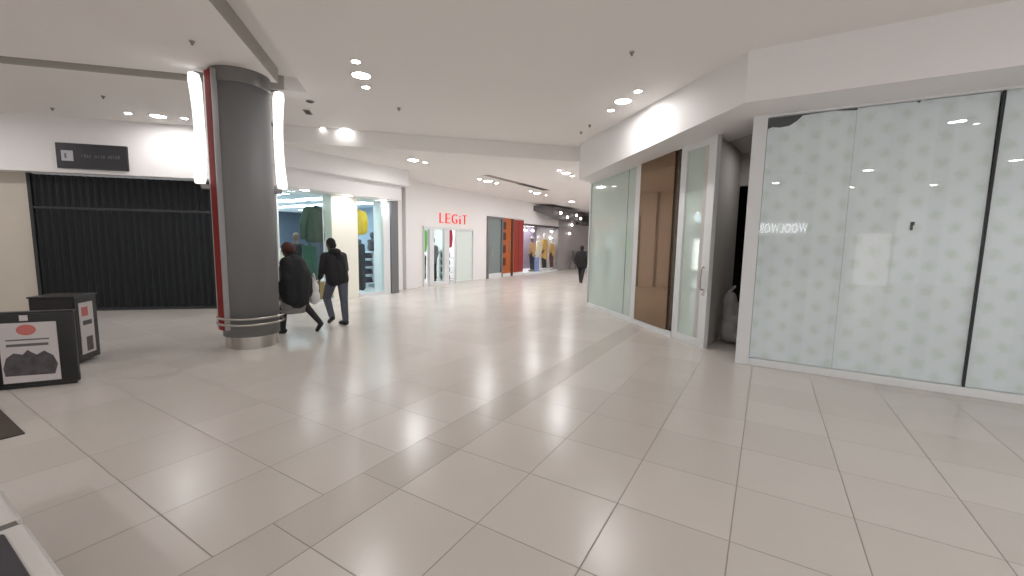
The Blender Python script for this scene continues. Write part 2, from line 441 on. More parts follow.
# clothes shop shell
sbox('wall_shop_pier', (-10.45, -10.08, 7.28, 8.12, 0, 2.87), M['cream'], 'cream pier between the two shop windows')
bm = bmesh.new()
bx(bm, -13.8, -10.6, 10.9, 11.05, 0, 2.95); bx(bm, -13.8, -13.6, 11.05, 13.1, 0, 2.95)
struct(obj('wall_shop_side', bm, M['shop_side']))
bm = bmesh.new(); bx(bm, -19.2, -13.6, 13.1, 13.3, 0, 2.95); bx(bm, -19.3, -19.1, 4, 13.2, 0, 2.95); bx(bm, -19.2, -14.2, 3.8, 4.0, 0, 2.95)
struct(obj('wall_shop_back', bm, M['shop_back']), 'blue grey back wall of the clothes shop')
bm = bmesh.new(); prism(bm, [(-19.2, 4), (-11.8, 4.4), (-10.2, 5.9), (-10.2, 9.4), (-10.9, 9.4), (-10.9, 10.95), (-13.6, 10.95), (-13.6, 13.2), (-19.2, 13.2)], 2.862, 2.95)
struct(obj('ceiling_shop', bm, M['shop_ceil']))
# wall from the shop corner to the far stores
sbox('wall_corridor_left', (-10.95, -10.75, 9.75, 11.50, 0, 3.8), M['wall'], 'white wall between the clothes shop and the red letters')
sbox('wall_letter_header', (-10.95, -10.75, 11.50, 14.55, 2.17, 3.8), M['wall'], 'white wall carrying the red letters')
sbox('wall_corridor_pier', (-10.95, -10.75, 14.55, 15.58, 0, 3.8), M['wall'])
sbox('wall_corridor_header', (-10.95, -10.75, 15.58, 18.9, 2.80, 3.8), M['wall'])
sbox('wall_store_header', (-10.95, -10.75, 18.9, 23.1, 2.62, 3.8), M['wall'])
sbox('wall_corridor_hoarding', (-10.95, -10.75, 23.1, 33, 0, 3.8), M['grey_wall'], 'plain grey hoarding at the corridor end')
sbox('trim_6', (-10.75, -10.58, 11.0, 11.08, 0, 2.8), M['steel_grey'], 'thin grey edge of the white pilaster')
sbox('trim_1', (-10.75, -10.5, 10.42, 11.0, 0, ZL), M['wall'], 'white pilaster left of the red letter sign')
sbox('wall_corridor_end', (-11, -3, 33, 33.3, 0, 3.8), M['wall'])
sbox('wall_corridor_right', (-4.05, -3.75, 11.2, 33, 0, 4.2), M['wall'])
# interiors of the small stores
sbox('wall_boutique_back', (-13.35, -13.2, 11.06, 15.4, 0, 2.9), M['shop_white'])
sbox('ceiling_boutique', (-13.3, -10.9, 11.06, 15.4, 2.6, 2.7), M['shop_white'])
sbox('wall_boutique_side', (-13.3, -10.95, 14.9, 15.02, 0, 2.7), M['shop_white'])
sbox('wall_fashion_back', (-12.6, -12.4, 18.6, 24, 0, 2.9), M['fashion_back'])
sbox('ceiling_fashion', (-13.5, -10.9, 18.6, 24, 2.62, 2.7), M['shop_white'])
sbox('wall_fashion_side', (-13.5, -10.95, 23.4, 23.6, 0, 2.7), M['grey_wall'])
sbox('wall_fashion_panel', (-13.5, -10.95, 18.78, 18.92, 0, 2.7), M['purple'])

# right: fascia + soffit
bm = bmesh.new()
prism(bm, [(-.37, 6.13), (.06, 7.35), (-4.05, 11.45), (-4.05, 9.80)], [3.46, 3.46, 3.27, 3.23], 4.4)
prism(bm, [(-.37, 6.13), (10, 6.10), (10, 7.35), (.06, 7.35)], 3.46, 4.4)
struct(obj('wall_right_fascia', bm, M['wall']), 'white fascia and soffit over the papered shopfront')

# right window: frame
fr = boxo('window_1', (-.29, -.12, 6.80, 6.95, 0, 3.47), M['white_metal'], bevel=.006); struct(fr, 'white framed shop window covered with paper from inside')
boxo('window_sill', (-.12, 6.6, 6.80, 6.95, 0, .10), M['white_metal'], fr, bevel=.006)
boxo('window_head', (-.12, 6.6, 6.83, 6.95, 3.43, 3.47), M['white_metal'], fr)
for a, b in ((-.12, 2.072), (2.094, 4.3), (4.33, 6.6)):
    boxo('pane', (a, b, 6.845, 6.853, .10, 3.435), M['glass'], fr)
boxo('pane_joint', (2.072, 2.094, 6.84, 6.858, .10, 3.435), M['dark_gap'], fr)
boxo('pane_joint', (4.30, 4.33, 6.84, 6.858, .10, 3.435), M['dark_gap'], fr)

# window papers
def paper(name, poly, y, label):
    bm = bmesh.new()
    f0 = [bm.verts.new((x, y, z)) for x, z in poly]; f1 = [bm.verts.new((x, y+.002, z)) for x, z in poly]
    bm.faces.new(f0); bm.faces.new(list(reversed(f1)))
    n = len(poly)
    for i in range(n): bm.faces.new((f0[i], f0[(i+1) % n], f1[(i+1) % n], f1[i]))
    return tag(obj(name, bm, M['paper']), label, 'paper', 'paper sheets covering the shop window')
paper('paper_sheet', [(-.115,.105),(.8405,.105),(.836,1.2),(.832,2.4),(.8285,3.40),(.55,3.425),(.27,3.41),(.215,3.35),(.13,3.295),(.02,3.285),(-.06,3.30),(-.115,3.28)], 6.862,
      'printed paper sheet nearest the white window jamb, its top corner torn off')
paper('paper_sheet', [(.843,.105),(2.068,.105),(2.066,1.8),(2.06,3.425),(1.42,3.425),(1.40,3.40),(1.37,3.425),(.831,3.425)], 6.866,
      'wide printed paper sheet with a small black mark, left of the dark joint')
paper('paper_sheet', [(2.098,.105),(3.3,.105),(3.3,3.43),(2.106,3.43),(2.10,2.0)], 6.862, 'printed paper sheet right of the dark vertical joint')
paper('paper_sheet', [(3.3,.105),(6.5,.105),(6.5,3.43),(3.3,3.43)], 6.866, 'printed paper sheet far right, beyond the picture edge')
bm = bmesh.new(); bx(bm, -.118, .34, 6.90, 6.905, 3.10, 3.43)  # card colour stands in for the dark store inside
tag(obj('shade_card', bm, M['torn']), 'dark grey card standing in for the dark store behind the torn paper corner', 'card')
bm = bmesh.new(); bx(bm, 1.45, 1.475, 6.8545, 6.858, 1.92, 2.02); bx(bm, 1.46, 1.487, 6.8545, 6.858, 1.98, 2.02)
tag(obj('tape_scrap', bm, M['black']), 'small scrap of black tape on the papered glass', 'tape')

# left frosted glazing on the diagonal plane s = 6.69
def dplane(u0, u1, d0, d1, z0, z1, bm, mi=0):
    """box on the diagonal storefront: u = X of the face line, d = depth behind it"""
    q = []
    k = math.sqrt(.5)
    for u, d in ((u0, d0), (u1, d0), (u1, d1), (u0, d1)):
        q.append((u + d*k, 6.69 - u + d*k))
    prism(bm, q, z0, z1)
def dbox(name, *a, m, parent=None, bevel=0.0):
    bm = bmesh.new(); dplane(*a, bm); return obj(name, bm, m, parent, bevel=bevel)
w2 = struct(dbox('window_2', -4.12, -2.33, -.02, .08, 0, .09, m=M['white_metal']), 'frosted shop glazing between the corridor and the bronze panel')
dbox('pane', -4.09, -2.735, .012, .03, .09, 3.36, m=M['frost'], parent=w2)
dbox('pane', -2.72, -2.47, .012, .03, .09, 3.40, m=M['frost'], parent=w2)
dbox('pane_joint', -2.735, -2.72, .012, .03, .09, 3.36, m=M['dark_gap'], parent=w2)
dbox('jamb', -2.47, -2.33, -.02, .1, .09, 3.5, m=M['white_metal'], parent=w2)
dbox('window_head', -4.09, -2.47, -.005, .05, 3.34, 3.45, m=M['white_metal'], parent=w2)
dbox('jamb', -4.12, -4.09, -.02, .1, 0, 3.34, m=M['white_metal'], parent=w2)
# end return of the storefront into the corridor
sprism('wall_right_return', [(-4.10, 10.84), (-3.85, 10.6), (-3.85, 11.6), (-4.10, 11.6)], 0, 3.6, M['wall'])
# bronze panel
bp_ = thing('bronze_panel', 'tall glossy bronze mirror panel between frosted glass and white door', 'panel', (-1.9, 8.59, 0))
def local(o, root):
    o.parent = root; o.location = -Vector(root.location); return o
local(dbox('mirror_face', -2.31, -1.50, -.05, .08, .10, 3.52, m=M['bronze'], bevel=.004), bp_)
local(dbox('edge_strip', -1.50, -1.405, -.02, .08, .10, 3.52, m=M['bronze_dark']), bp_)
local(dbox('plinth', -2.32, -1.405, -.04, .08, 0, .10, m=M['white_metal']), bp_)
# door leaf
d1 = struct(dbox('door_1', -1.40, -1.29, -.02, .06, 0, 3.45, m=M['white_metal'], bevel=.005), 'tall white framed glass door with chrome pull handle')
dbox('door_stile', -.90, -.775, -.02, .06, 0, 3.45, m=M['white_metal'], parent=d1, bevel=.005)
dbox('door_rail', -1.29, -.90, -.02, .06, 0, .12, m=M['white_metal'], parent=d1, bevel=.005)
dbox('door_rail', -1.29, -.90, -.02, .06, 3.30, 3.45, m=M['white_metal'], parent=d1, bevel=.005)
dbox('door_pane', -1.29, -.90, .012, .026, .12, 3.30, m=M['frost'], parent=d1)
k = math.sqrt(.5)
hx, hy = -.845, 6.69+.845
bm = bmesh.new()
def off(d): return (hx - d*k, hy - d*k)
tube(bm, [(*off(.02), 1.33), (*off(.055), 1.335), (*off(.075), 1.30), (*off(.08), 1.15), (*off(.075), 1.00), (*off(.055), .965), (*off(.02), .97)], .013, 10)
obj('door_handle', bm, M['steel'], d1, smooth=True)
bm = bmesh.new()
dplane(-.87, -.82, -.028, -.018, .87, .93, bm); obj('door_lock', bm, M['steel'], d1)
# lobby behind the open half of the doors
bm = bmesh.new(); prism(bm, [(-.765, 7.49), (-.545, 9.4), (-.75, 9.4), (-.98, 7.68)], 0, 3.46)
struct(obj('wall_lobby_left', bm, M['room_grey']), 'grey side wall seen through the open doorway')
bm = bmesh.new(); bx(bm, -.75, 10, 9.4, 9.55, 2.85, 3.5)
struct(obj('wall_lobby_back', bm, M['room_grey']))
sbox('ceiling_lobby', (-1.0, 10, 7.3, 8.42, 3.45, 3.6), M['room_grey'])
sbox('wall_store_back', (-1.6, 10, 12.2, 12.4, 0, 3.5), M['room_shade'])
sbox('wall_store_side', (-1.7, -1.55, 9.4, 12.4, 0, 3.5), M['room_shade'])
sbox('wall_store_partition', (-1.6, -.75, 9.4, 9.5, 0, 3.5), M['room_shade'])
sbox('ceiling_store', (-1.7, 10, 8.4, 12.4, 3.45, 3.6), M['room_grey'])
sbox('wall_store_right', (9.8, 10, 6.8, 12.3, 0, 3.5), M['room_shade'])
sbox('trim_2', (-.30, 9.9, 7.15, 7.17, 0, 3.46), M['room_shade'], 'dark partition behind the papered window')
# diag wall behind frosted glass so nothing shows through
# far setting behind the camera (seen in reflections)
sbox('wall_back', (-22, 4.85, -11.6, -11.3, 0, 4.3), M['opp_wall'], 'mall wall across the walkway, behind the viewer')
sbox('door_2', (3.5, 4.7, -11.29, -11.25, 0, 2.35), M['opp_lit'], 'bright shop doorway behind the viewer')
sbox('window_3', (-2.5, 3.2, -11.29, -11.25, .1, 2.2), M['opp_dark'])


# ------------------------------------------------------------------ shutter, sign
sh = thing('folding_shutter', 'dark charcoal ribbed security shutter closed under the white fascia', 'shutter', (*st(-8.5, 15.9), 0), PI/4)
def ribs(z0, z1, amp, w0=-1.68, w1=2.95, pitch=.135):
    bm = bmesh.new(); n = int((w1-w0)/pitch*4); front = []
    for i in range(n+1):
        x = w0 + (w1-w0)*i/n; ph = i % 4
        y = -amp if ph in (1, 2) else 0
        front.append((x, y))
    lo = [bm.verts.new((x, y, z0)) for x, y in front]; hi = [bm.verts.new((x, y, z1)) for x, y in front]
    for i in range(n): bm.faces.new((lo[i], lo[i+1], hi[i+1], hi[i]))
    geo = bmesh.ops.solidify(bm, geom=bm.faces[:], thickness=.006)
    return bm
obj('lower_curtain', ribs(.05, 2.22, .035), M['shutter'], sh)
obj('upper_curtain', ribs(2.26, 2.93, .035), M['shutter'], sh)
boxo('middle_rail', (-1.68, 2.95, -.03, .02, 2.21, 2.27), M['shutter'], sh)
boxo('bottom_rail', (-1.68, 2.95, -.05, .02, .0, .06), M['shutter'], sh)
boxo('guide_rail', (-1.74, -1.68, -.05, .03, 0, 2.95), M['shutter'], sh)

sg = thing('fascia_sign', 'small dark sign with pale square on the fascia over the shutter', 'sign', (*st(-8.86, 15.38), 3.035), PI/4)
# local x along the wall, y pointing into it
def along(px_s): return px_s / math.sqrt(2)
boxo('sign_panel', (-.71, .52, -.03, .03, 0, .51), M['sign_black'], sg, bevel=.004)
boxo('sign_square', (-.62, -.42, -.036, -.028, .15, .36), M['sign_icon'], sg, bevel=.003)
bm = bmesh.new(); bx(bm, -.565, -.53, -.038, -.034, .20, .30)
obj('square_mark', bm, M['sign_grey'], sg)
bm = bmesh.new(); x = -.28
for i in range(15):
    w = random.choice((.028, .034, .04))
    if i not in (4, 9):
        h = random.choice((.05, .06, .07))
        bx(bm, x, x+.008, -.034, -.029, .235, .235+h)
        bx(bm, x, x+w*.75, -.034, -.029, .235+h-.009, .235+h)
        if i % 3: bx(bm, x+w*.75-.008, x+w*.75, -.034, -.029, .235, .235+h)
        if i % 2: bx(bm, x, x+w*.75, -.034, -.029, .235, .244)
    x += w + .012
obj('lettering', bm, M['sign_grey'], sg)

# ------------------------------------------------------------------ pillar
PX, PY = -6.9, 3.5
pang = math.atan2(PY, PX) - PI/2        # local +y points away from the viewer, +x to the right
pl = thing('pillar', 'round grey pillar with steel foot, double rails and red side strip', 'pillar', (PX, PY, 0), pang)
bm = bmesh.new(); lathe(bm, [(.388, .19), (.388, 3.87)], 64); obj('shaft', bm, M['pillar'], pl, smooth=True)
bm = bmesh.new(); lathe(bm, [(.36, 0), (.36, .2)], 64); obj('steel_foot', bm, M['steel'], pl, smooth=False)
bm = bmesh.new(); lathe(bm, [(.392, 3.865), (.398, 3.87), (.398, ZC)], 64); obj('collar', bm, M['steel_d'], pl, smooth=False)
for z in (.385, .475):
    bm = bmesh.new(); tube(bm, [(.445*math.cos(2*PI*i/48), .445*math.sin(2*PI*i/48), z) for i in range(48)], .019, 8, True)
    o = obj('bumper_rail', bm, M['steel'], pl, smooth=True)
    for i in range(6):
        a = 2*PI*(i+.4)/6; bm = bmesh.new()
        tube(bm, [(.38*math.cos(a), .38*math.sin(a), z), (.445*math.cos(a), .445*math.sin(a), z)], .01, 6)
        obj('rail_bracket', bm, M['steel'], o)
fin = Matrix.Rotation(math.radians(24), 3, 'Z')
bm = bmesh.new(); bx(bm, -.435, -.36, -.115, .07, .30, 4.02, rot=fin); obj('red_strip', bm, M['red_strip'], pl)
bm = bmesh.new(); bx(bm, -.432, -.35, -.140, -.115, .30, 4.02, rot=fin); obj('silver_trim', bm, M['silver'], pl)
bm = bmesh.new(); bx(bm, -.436, -.35, .07, .10, .30, 4.02, rot=fin); obj('silver_trim', bm, M['silver'], pl)

def pillar_lamp(x, z0, z1, label, lean):
    r = thing('pillar_lamp', label, 'wall lamp', (PX, PY, 0), pang, 'lamps on the pillar')
    bm = bmesh.new(); n = 18; prof = []
    for i in range(n+1):
        t = i/n; s = .80 + .20*(2*t-1)**2 + .06*t
        e = min(t, 1-t)
        if e < .04: s *= .8 + 5*e
        prof.append((.080*s, z0 + (z1-z0)*t))
    lathe(bm, prof, 24, 0, 0, True, 1.0, 1.5)
    for v in bm.verts:
        t = (v.co.z - z0)/(z1-z0); v.co.x += x + lean*(2*t-1)**2*.03
    obj('diffuser', bm, M['lamp_glow'], r, smooth=True)
    sgn = 1 if x > 0 else -1
    boxo('bracket', tuple(sorted((sgn*.36, x+sgn*.02))) + (-.05, .05, z0-.08, z0-.005), M['steel_d'], r, bevel=.01)
    boxo('bracket', tuple(sorted((sgn*.36, x+sgn*.02))) + (-.04, .04, z1+.003, z1+.03), M['steel_d'], r)
    return r
pillar_lamp(-.525, 2.46, 3.98, 'tall glowing white lamp on the left side of the grey pillar, by the red strip', -1)
pillar_lamp(.475, 2.46, 3.92, 'tall glowing white lamp on the right side of the grey pillar', 1)

# ------------------------------------------------------------------ downlights
def downlight(x, y, z, r, label, lens, cat='downlight', group='lit ceiling downlights', name='downlight'):
    t = thing(name, label, cat, (x, y, z), 0, group)
    bm = bmesh.new(); lathe(bm, [(r*1.0, -.004), (r*1.03, -.012), (r*1.2, -.010), (r*1.22, .0)], 28, caps=False)
    obj('trim_ring', bm, M['white_metal'], t, smooth=True)
    bm = bmesh.new(); lathe(bm, [(.0001, -.006), (r*1.0, -.006)], 28, caps=False)
    obj('lamp_lens', bm, lens, t)
    return t
B, S_ = M['lens_big'], M['lens_small']
RB, RS = .125, .055
dl = [
 (-5.25,4.35,ZC,RB,'large downlight high in the main ceiling, middle of the slanting three beside the pillar'),
 (-4.92,3.99,ZC,RS,'small spotlight nearest the viewer of the slanting three beside the pillar'),
 (-5.58,4.71,ZC,RS,'small spotlight farthest from the viewer of the slanting three beside the pillar'),
 (-2.25,7.23,ZC,RB,'large downlight, middle of the slanting three by the right fascia'),
 (-1.91,6.88,ZC,RS,'small spotlight of the three by the right fascia, on the right'),
 (-2.58,7.61,ZC,RS,'small spotlight of the three by the right fascia, on the left'),
 (-10.65,3.81,ZC,RB,'large downlight, middle of the three before the dark shutter'),
 (-10.94,3.43,ZC,RS,'small spotlight above the dark shutter, left of its large downlight'),
 (-10.33,4.13,ZC,RS,'small spotlight above the dark shutter, close to the pillar lamp'),
 (-8.13,6.29,ZC,RB,'large downlight just before the lit ceiling step, right of the pillar'),
 (-8.44,5.95,ZC,RS,'small spotlight left of the large one before the ceiling step'),
 (-7.9,8.12,ZL,RB,'large downlight in the lower ceiling near the end of the stepped bulkheads'),
 (-7.85,8.5,ZL,RS,'small spotlight right of the large downlight by the stepped bulkheads'),
 (-8.28,12.05,ZL,RB,'large corridor downlight left of the dark ceiling slot, above the red letters'),
 (-8.28,11.55,ZL,RS,'small corridor spotlight left of the large one above the red letters'),
 (-8.3,12.6,ZL,RS,'small corridor spotlight right of the large one above the red letters'),
 (-8.38,15.8,ZL,RB,'large corridor downlight just below the dark ceiling slot'),
 (-8.30,15.1,ZL,RS,'small corridor spotlight below the dark ceiling slot, left of its large one'),
 (-8.36,16.6,ZL,RS,'small corridor spotlight below the dark ceiling slot, right of its large one'),
 (-5.2,11.6,ZL,RB,'large corridor downlight by the end of the right fascia, middle of three'),
 (-5.17,11.05,ZL,RS,'small corridor spotlight by the right fascia end, left of three'),
 (-5.26,12.2,ZL,RS,'small corridor spotlight by the right fascia end, right of three'),
 (-8.5,19.7,ZL,RB,'farthest large corridor downlight, above the dark canopy'),
]
for x, y, z, r, lab in dl: downlight(x, y, z, r, lab, (M['lens_near'] if z < 4 else B) if r > .1 else S_)
for y in (15.7, 19.8, 24.0, 28.0):  # unseen lamps added to brighten the far corridor
    downlight(-5.2, y, ZL, RB, 'added corridor downlight, unseen beyond the right fascia', M['lens_near'], group='added corridor downlights unseen beyond the fascia')
for i, (y, x, lab) in enumerate(((6.35, -9.8, 'downlight under the low bulkhead nearest the pillar'), (7.65, -9.85, 'downlight under the low bulkhead above the cream pier'), (8.95, -9.95, 'downlight under the low bulkhead near the grey post'))):
    downlight(x, y, 2.86, .11, 'bright shopfront ' + lab, M['lens_cool'], group='downlights over the clothes shop window')
# lamps behind the viewer: some show as reflections in the papered window, the rest are added light
for x, y, r in ((2.85,2.48,RB),(3.2,2.15,RS),(5.43,-2.91,RB),(5.13,-8.12,RB),(2.46,-3.25,RB),(2.7,-7.71,RB),(.09,-5.34,RB),(.16,-9.4,RS),(-.22,-1.42,RS),
                (-4.5,-3.2,RB),(-8.6,-1.2,RB),(-12.5,.2,RB),(-3.8,-7.5,RB),(-9,-6.5,RB),(8,1.5,RB)):
    downlight(x, y, ZC, r, 'downlight behind the viewer, some mirrored in the papered window, some added', M['lens_near'] if r > .1 else S_, group='downlights behind the viewer')

# ceiling bits
def detector(x, y, z, label, r=.024):
    t = thing('smoke_detector', label, 'ceiling detector', (x, y, z), 0, 'small ceiling detectors')
    bm = bmesh.new(); lathe(bm, [(r*1.3, 0), (r*1.3, -.012), (r, -.02)], 20); obj('base_ring', bm, M['detector'], t, smooth=True)
    bm = bmesh.new(); lathe(bm, [(r*.6, -.018), (r*.6, -.04), (r*.35, -.05), (.001, -.05)], 16); obj('sensor', bm, M['sensor'], t, smooth=True)
detector(-1.62, 5.48, ZC, 'small ceiling detector high above the right triple of lights')
detector(-5.91, 5.72, ZC, 'small ceiling detector right of the triple beside the pillar', .026)
detector(-6.22, 2.62, ZC, 'small ceiling detector on the panel above the pillar top', .024)
detector(-10.02, 2.82, ZC, 'small ceiling detector beyond the left cove slot, nearer the pillar')
detector(-11.87, 2.59, ZC, 'small ceiling detector above the left end of the shutter sign')
detector(-3.26, 8.35, ZC, 'paired ceiling detector by the right fascia, nearer its lights')
detector(-3.62, 8.78, ZC, 'paired ceiling detector by the right fascia, farther from its lights')
t = thing('ceiling_vent', 'small dark slotted vent in the ceiling right of the pillar top', 'vent', (-7.65, 5.08, ZC), PI/4)
boxo('vent_frame', (-.06, .06, -.14, .14, -.012, 0), M['detector'], t)
boxo('louvre', (-.04, .04, -.12, .12, -.016, -.010), M['vent_dark'], t)
t = thing('ceiling_speaker', 'small dark round speaker by the cove corner', 'speaker', (-7.02, 4.71, ZC))
bm = bmesh.new(); lathe(bm, [(.07, 0), (.07, -.012), (.055, -.018)], 20); obj('speaker_ring', bm, M['detector'], t)
bm = bmesh.new(); lathe(bm, [(.05, -.012), (.05, -.022)], 20); obj('speaker_grille', bm, M['vent_dark'], t)
t = thing('security_camera', 'tiny dark ceiling camera between pillar lamp and small spotlight', 'camera', (-9.0, 5.15, ZC))
bm = bmesh.new(); lathe(bm, [(.06, 0), (.06, -.03)], 16); obj('camera_base', bm, M['detector'], t)
bm = bmesh.new(); bmesh.ops.create_uvsphere(bm, u_segments=14, v_segments=8, radius=.05, matrix=Matrix.Translation((0,0,-.04))); obj('camera_dome', bm, M['vent_dark'], t, smooth=True)
t = thing('air_diffuser', 'long ceiling air slot in the corridor with a dark far half', 'vent', (-7.55, 13.0, ZL))
boxo('diffuser_frame', (-.17, .17, -2.2, 2.1, -.012, 0), M['ceil'], t)
boxo('pale_louvre', (-.12, .12, -2.1, -.1, -.018, -.010), M['detector'], t)
boxo('dark_louvre', (-.14, .14, -.1, 2.0, -.02, -.010), M['vent_dark'], t)

# ------------------------------------------------------------------ clothes shop front
w5 = struct(boxo('window_5', (-10.14, -10.06, 5.86, 7.28, 0, .06), M['white_metal']), 'left clothes shop window')
boxo('pane', (-10.105, -10.095, 5.86, 7.03, .06, 2.86), M['glass_tint'], w5)
boxo('pane', (-10.105, -10.095, 7.045, 7.28, .06, 2.86), M['glass_tint'], w5)
boxo('pane_joint', (-10.112, -10.088, 7.03, 7.045, .06, 2.86), M['white_metal'], w5)
w6 = struct(boxo('window_6', (-10.16, -10.05, 8.12, 9.3, 0, .10), M['white_metal']), 'right clothes shop window with a white frame')
boxo('pane', (-10.105, -10.095, 8.14, 9.05, .10, 2.86), M['glass_tint'], w6)
boxo('jamb', (-10.16, -10.05, 9.05, 9.3, .10, 2.86), M['white_metal'], w6)
tag(boxo('corner_post', (-10.29, -10.02, 9.32, 9.62, 0, 2.9), M['steel_grey'], bevel=.01), 'grey steel post at the end of the clothes shop window', 'post')
sbox('wall_shop_end', (-10.9, -10.55, 9.4, 10.3, 0, 3.8), M['wall'])
n = 0
for x in (-11.6, -13.2, -14.8, -16.4):
    for y in (6.4, 7.9, 9.4, 11.0, 12.4):
        if y > 10.5 and x > -14: continue
        t = thing('ceiling_light_panel', 'cool white light panel in the clothes shop ceiling', 'ceiling light', (x, y, 2.862), 0, 'clothes shop ceiling lights')
        boxo('panel_frame', (-.64, .64, -.34, .34, -.012, 0), M['white_metal'], t)
        boxo('panel_diffuser', (-.6, .6, -.3, .3, -.016, -.010), M['panel_blue'], t)

def garment(name, label, cat, loc, w, h, m, sleeves=True, flare=1.0, thick=.12, rz=0.0):
    """jacket or dress on a hanger, local x across, z from hem 0 to shoulders h"""
    t = thing(name, label, cat, loc, rz)
    hw = w/2
    S = []
    for i in range(5):
        a = i/5; b = (i+1)/5
        for j in range(7):
            kx = (j-3)/3*.72; dy = .018*math.sin(j*2.3 + i*.8)
            S.append(cap((kx*hw*(.62+.10*(1-a)*flare), dy, h*.06+h*.84*a), thick*.6, (kx*hw*(.62+.10*(1-b)*flare), dy, h*.06+h*.84*b), thick*.6))
    S.append(cap((-hw*.55, 0, h*.92), thick*.55, (hw*.55, 0, h*.92), thick*.55))
    S.append(cap((0, 0, h*.93), thick*.5, (0, 0, h), thick*.42))
    blob('garment_body', S, m, t, voxel=.022, smooth_it=5)
    if sleeves:
        for s in (-1, 1):
            blob('sleeve', [cap((s*hw*.62, 0, h*.88), thick*.6, (s*hw*.86, .02, h*.5), thick*.55), cap((s*hw*.86, .02, h*.5), thick*.55, (s*hw*.84, .03, h*.12), thick*.42)], m, t, voxel=.022)
    bm = bmesh.new(); tube(bm, [(-hw*.5, 0, h*.95), (0, 0, h*1.02), (hw*.5, 0, h*.95)], .008, 6); tube(bm, [(0, 0, h*1.02), (0, 0, h*1.02+.09), (.03, 0, h*1.02+.12), (.05, 0, h*1.02+.09)], .005, 6)
    obj('hanger', bm, M['steel_d'], t)
    return t
RZ = PI/2       # garments and mannequins face +X (the walkway)
g1 = garment('hanging_jacket', 'large dark green jacket hanging in the left clothes shop window', 'jacket', (-10.5, 7.12, 1.60), .92, .92, M['green_dark'], thick=.16, rz=RZ)
g2 = garment('hanging_dress', 'long teal green dress hanging below the dark green jacket', 'dress', (-10.64, 6.98, .54), .58, .98, M['green_teal'], sleeves=False, flare=2.2, thick=.12, rz=RZ)
t = thing('wooden_plinth', 'tan wooden display plinth with a dark slot under the green dress', 'plinth', (-10.5, 7.0, 0))
boxo('side_block', (-.16, .16, -.26, -.04, 0, .52), M['wood'], t, bevel=.01); boxo('side_block', (-.16, .16, .04, .24, 0, .52), M['wood'], t, bevel=.01)
boxo('dark_core', (-.14, .12, -.04, .04, 0, .50), M['dark_gap'], t)
garment('hanging_jacket', 'yellow jacket hanging in the right clothes shop window', 'jacket', (-10.5, 8.52, 1.84), .62, .68, M['yellow'], thick=.12, rz=RZ)
# dark trousers below the yellow jacket
t = thing('hanging_trousers', 'dark navy trousers hanging below the yellow jacket', 'trousers', (-10.52, 8.50, .15))
for s in (-1, 1): blob('trouser_leg', [cap((0, s*.10, .06), .10, (0, s*.10, .7), .10), cap((0, s*.10, .7), .10, (0, s*.08, 1.25), .12)], M['navy'], t, voxel=.022)
blob('waistband', [cap((0, -.12, 1.32), .09, (0, .12, 1.32), .09)], M['navy'], t, voxel=.02)
bm = bmesh.new(); tube(bm, [(0, 0, 1.4), (0, 0, 1.56)], .006, 6); obj('hanger', bm, M['steel_d'], t)
# shelf with stacks of folded clothes
sx0 = -12.2
t = thing('shelf_unit', 'white shelf unit holding dark folded clothes inside the right shop window', 'shelf', (sx0, 10.1, 0))
for z in (.12, .42, .70, .98, 1.22):
    boxo('shelf_board', (-.2, .2, -.75, .75, z, z+.03), M['shop_white'], t)
for y in (-.75, -.25, .25, .72):
    boxo('upright', (-.2, .2, y, y+.03, 0, 1.25), M['shop_white'], t)
proto = None; n = 0
names = ('bottom', 'second', 'third', 'top'); cols = ('left', 'middle', 'right')
for iz, z in enumerate((.15, .45, .73, 1.01)):
    for iy, y in enumerate((-.48, .02, .50)):
        lab = f'dark folded clothes stacked in the {cols[iy]} bay on the {names[iz]} white shelf'
        if proto is None:
            proto = thing('clothes_stack', lab, 'folded clothes', (sx0, 10.1+y, z), 0, 'folded clothes on the white shelf unit')
            for kk in range(3):
                boxo('folded_garment', (-.16+.01*kk, .17-.01*kk, -.19+.012*(kk % 2), .19-.01*kk, .002+.062*kk, .06+.062*kk), M['navy'], proto, bevel=.02)
        else: dup(proto, (sx0, 10.1+y, z), 0, lab)

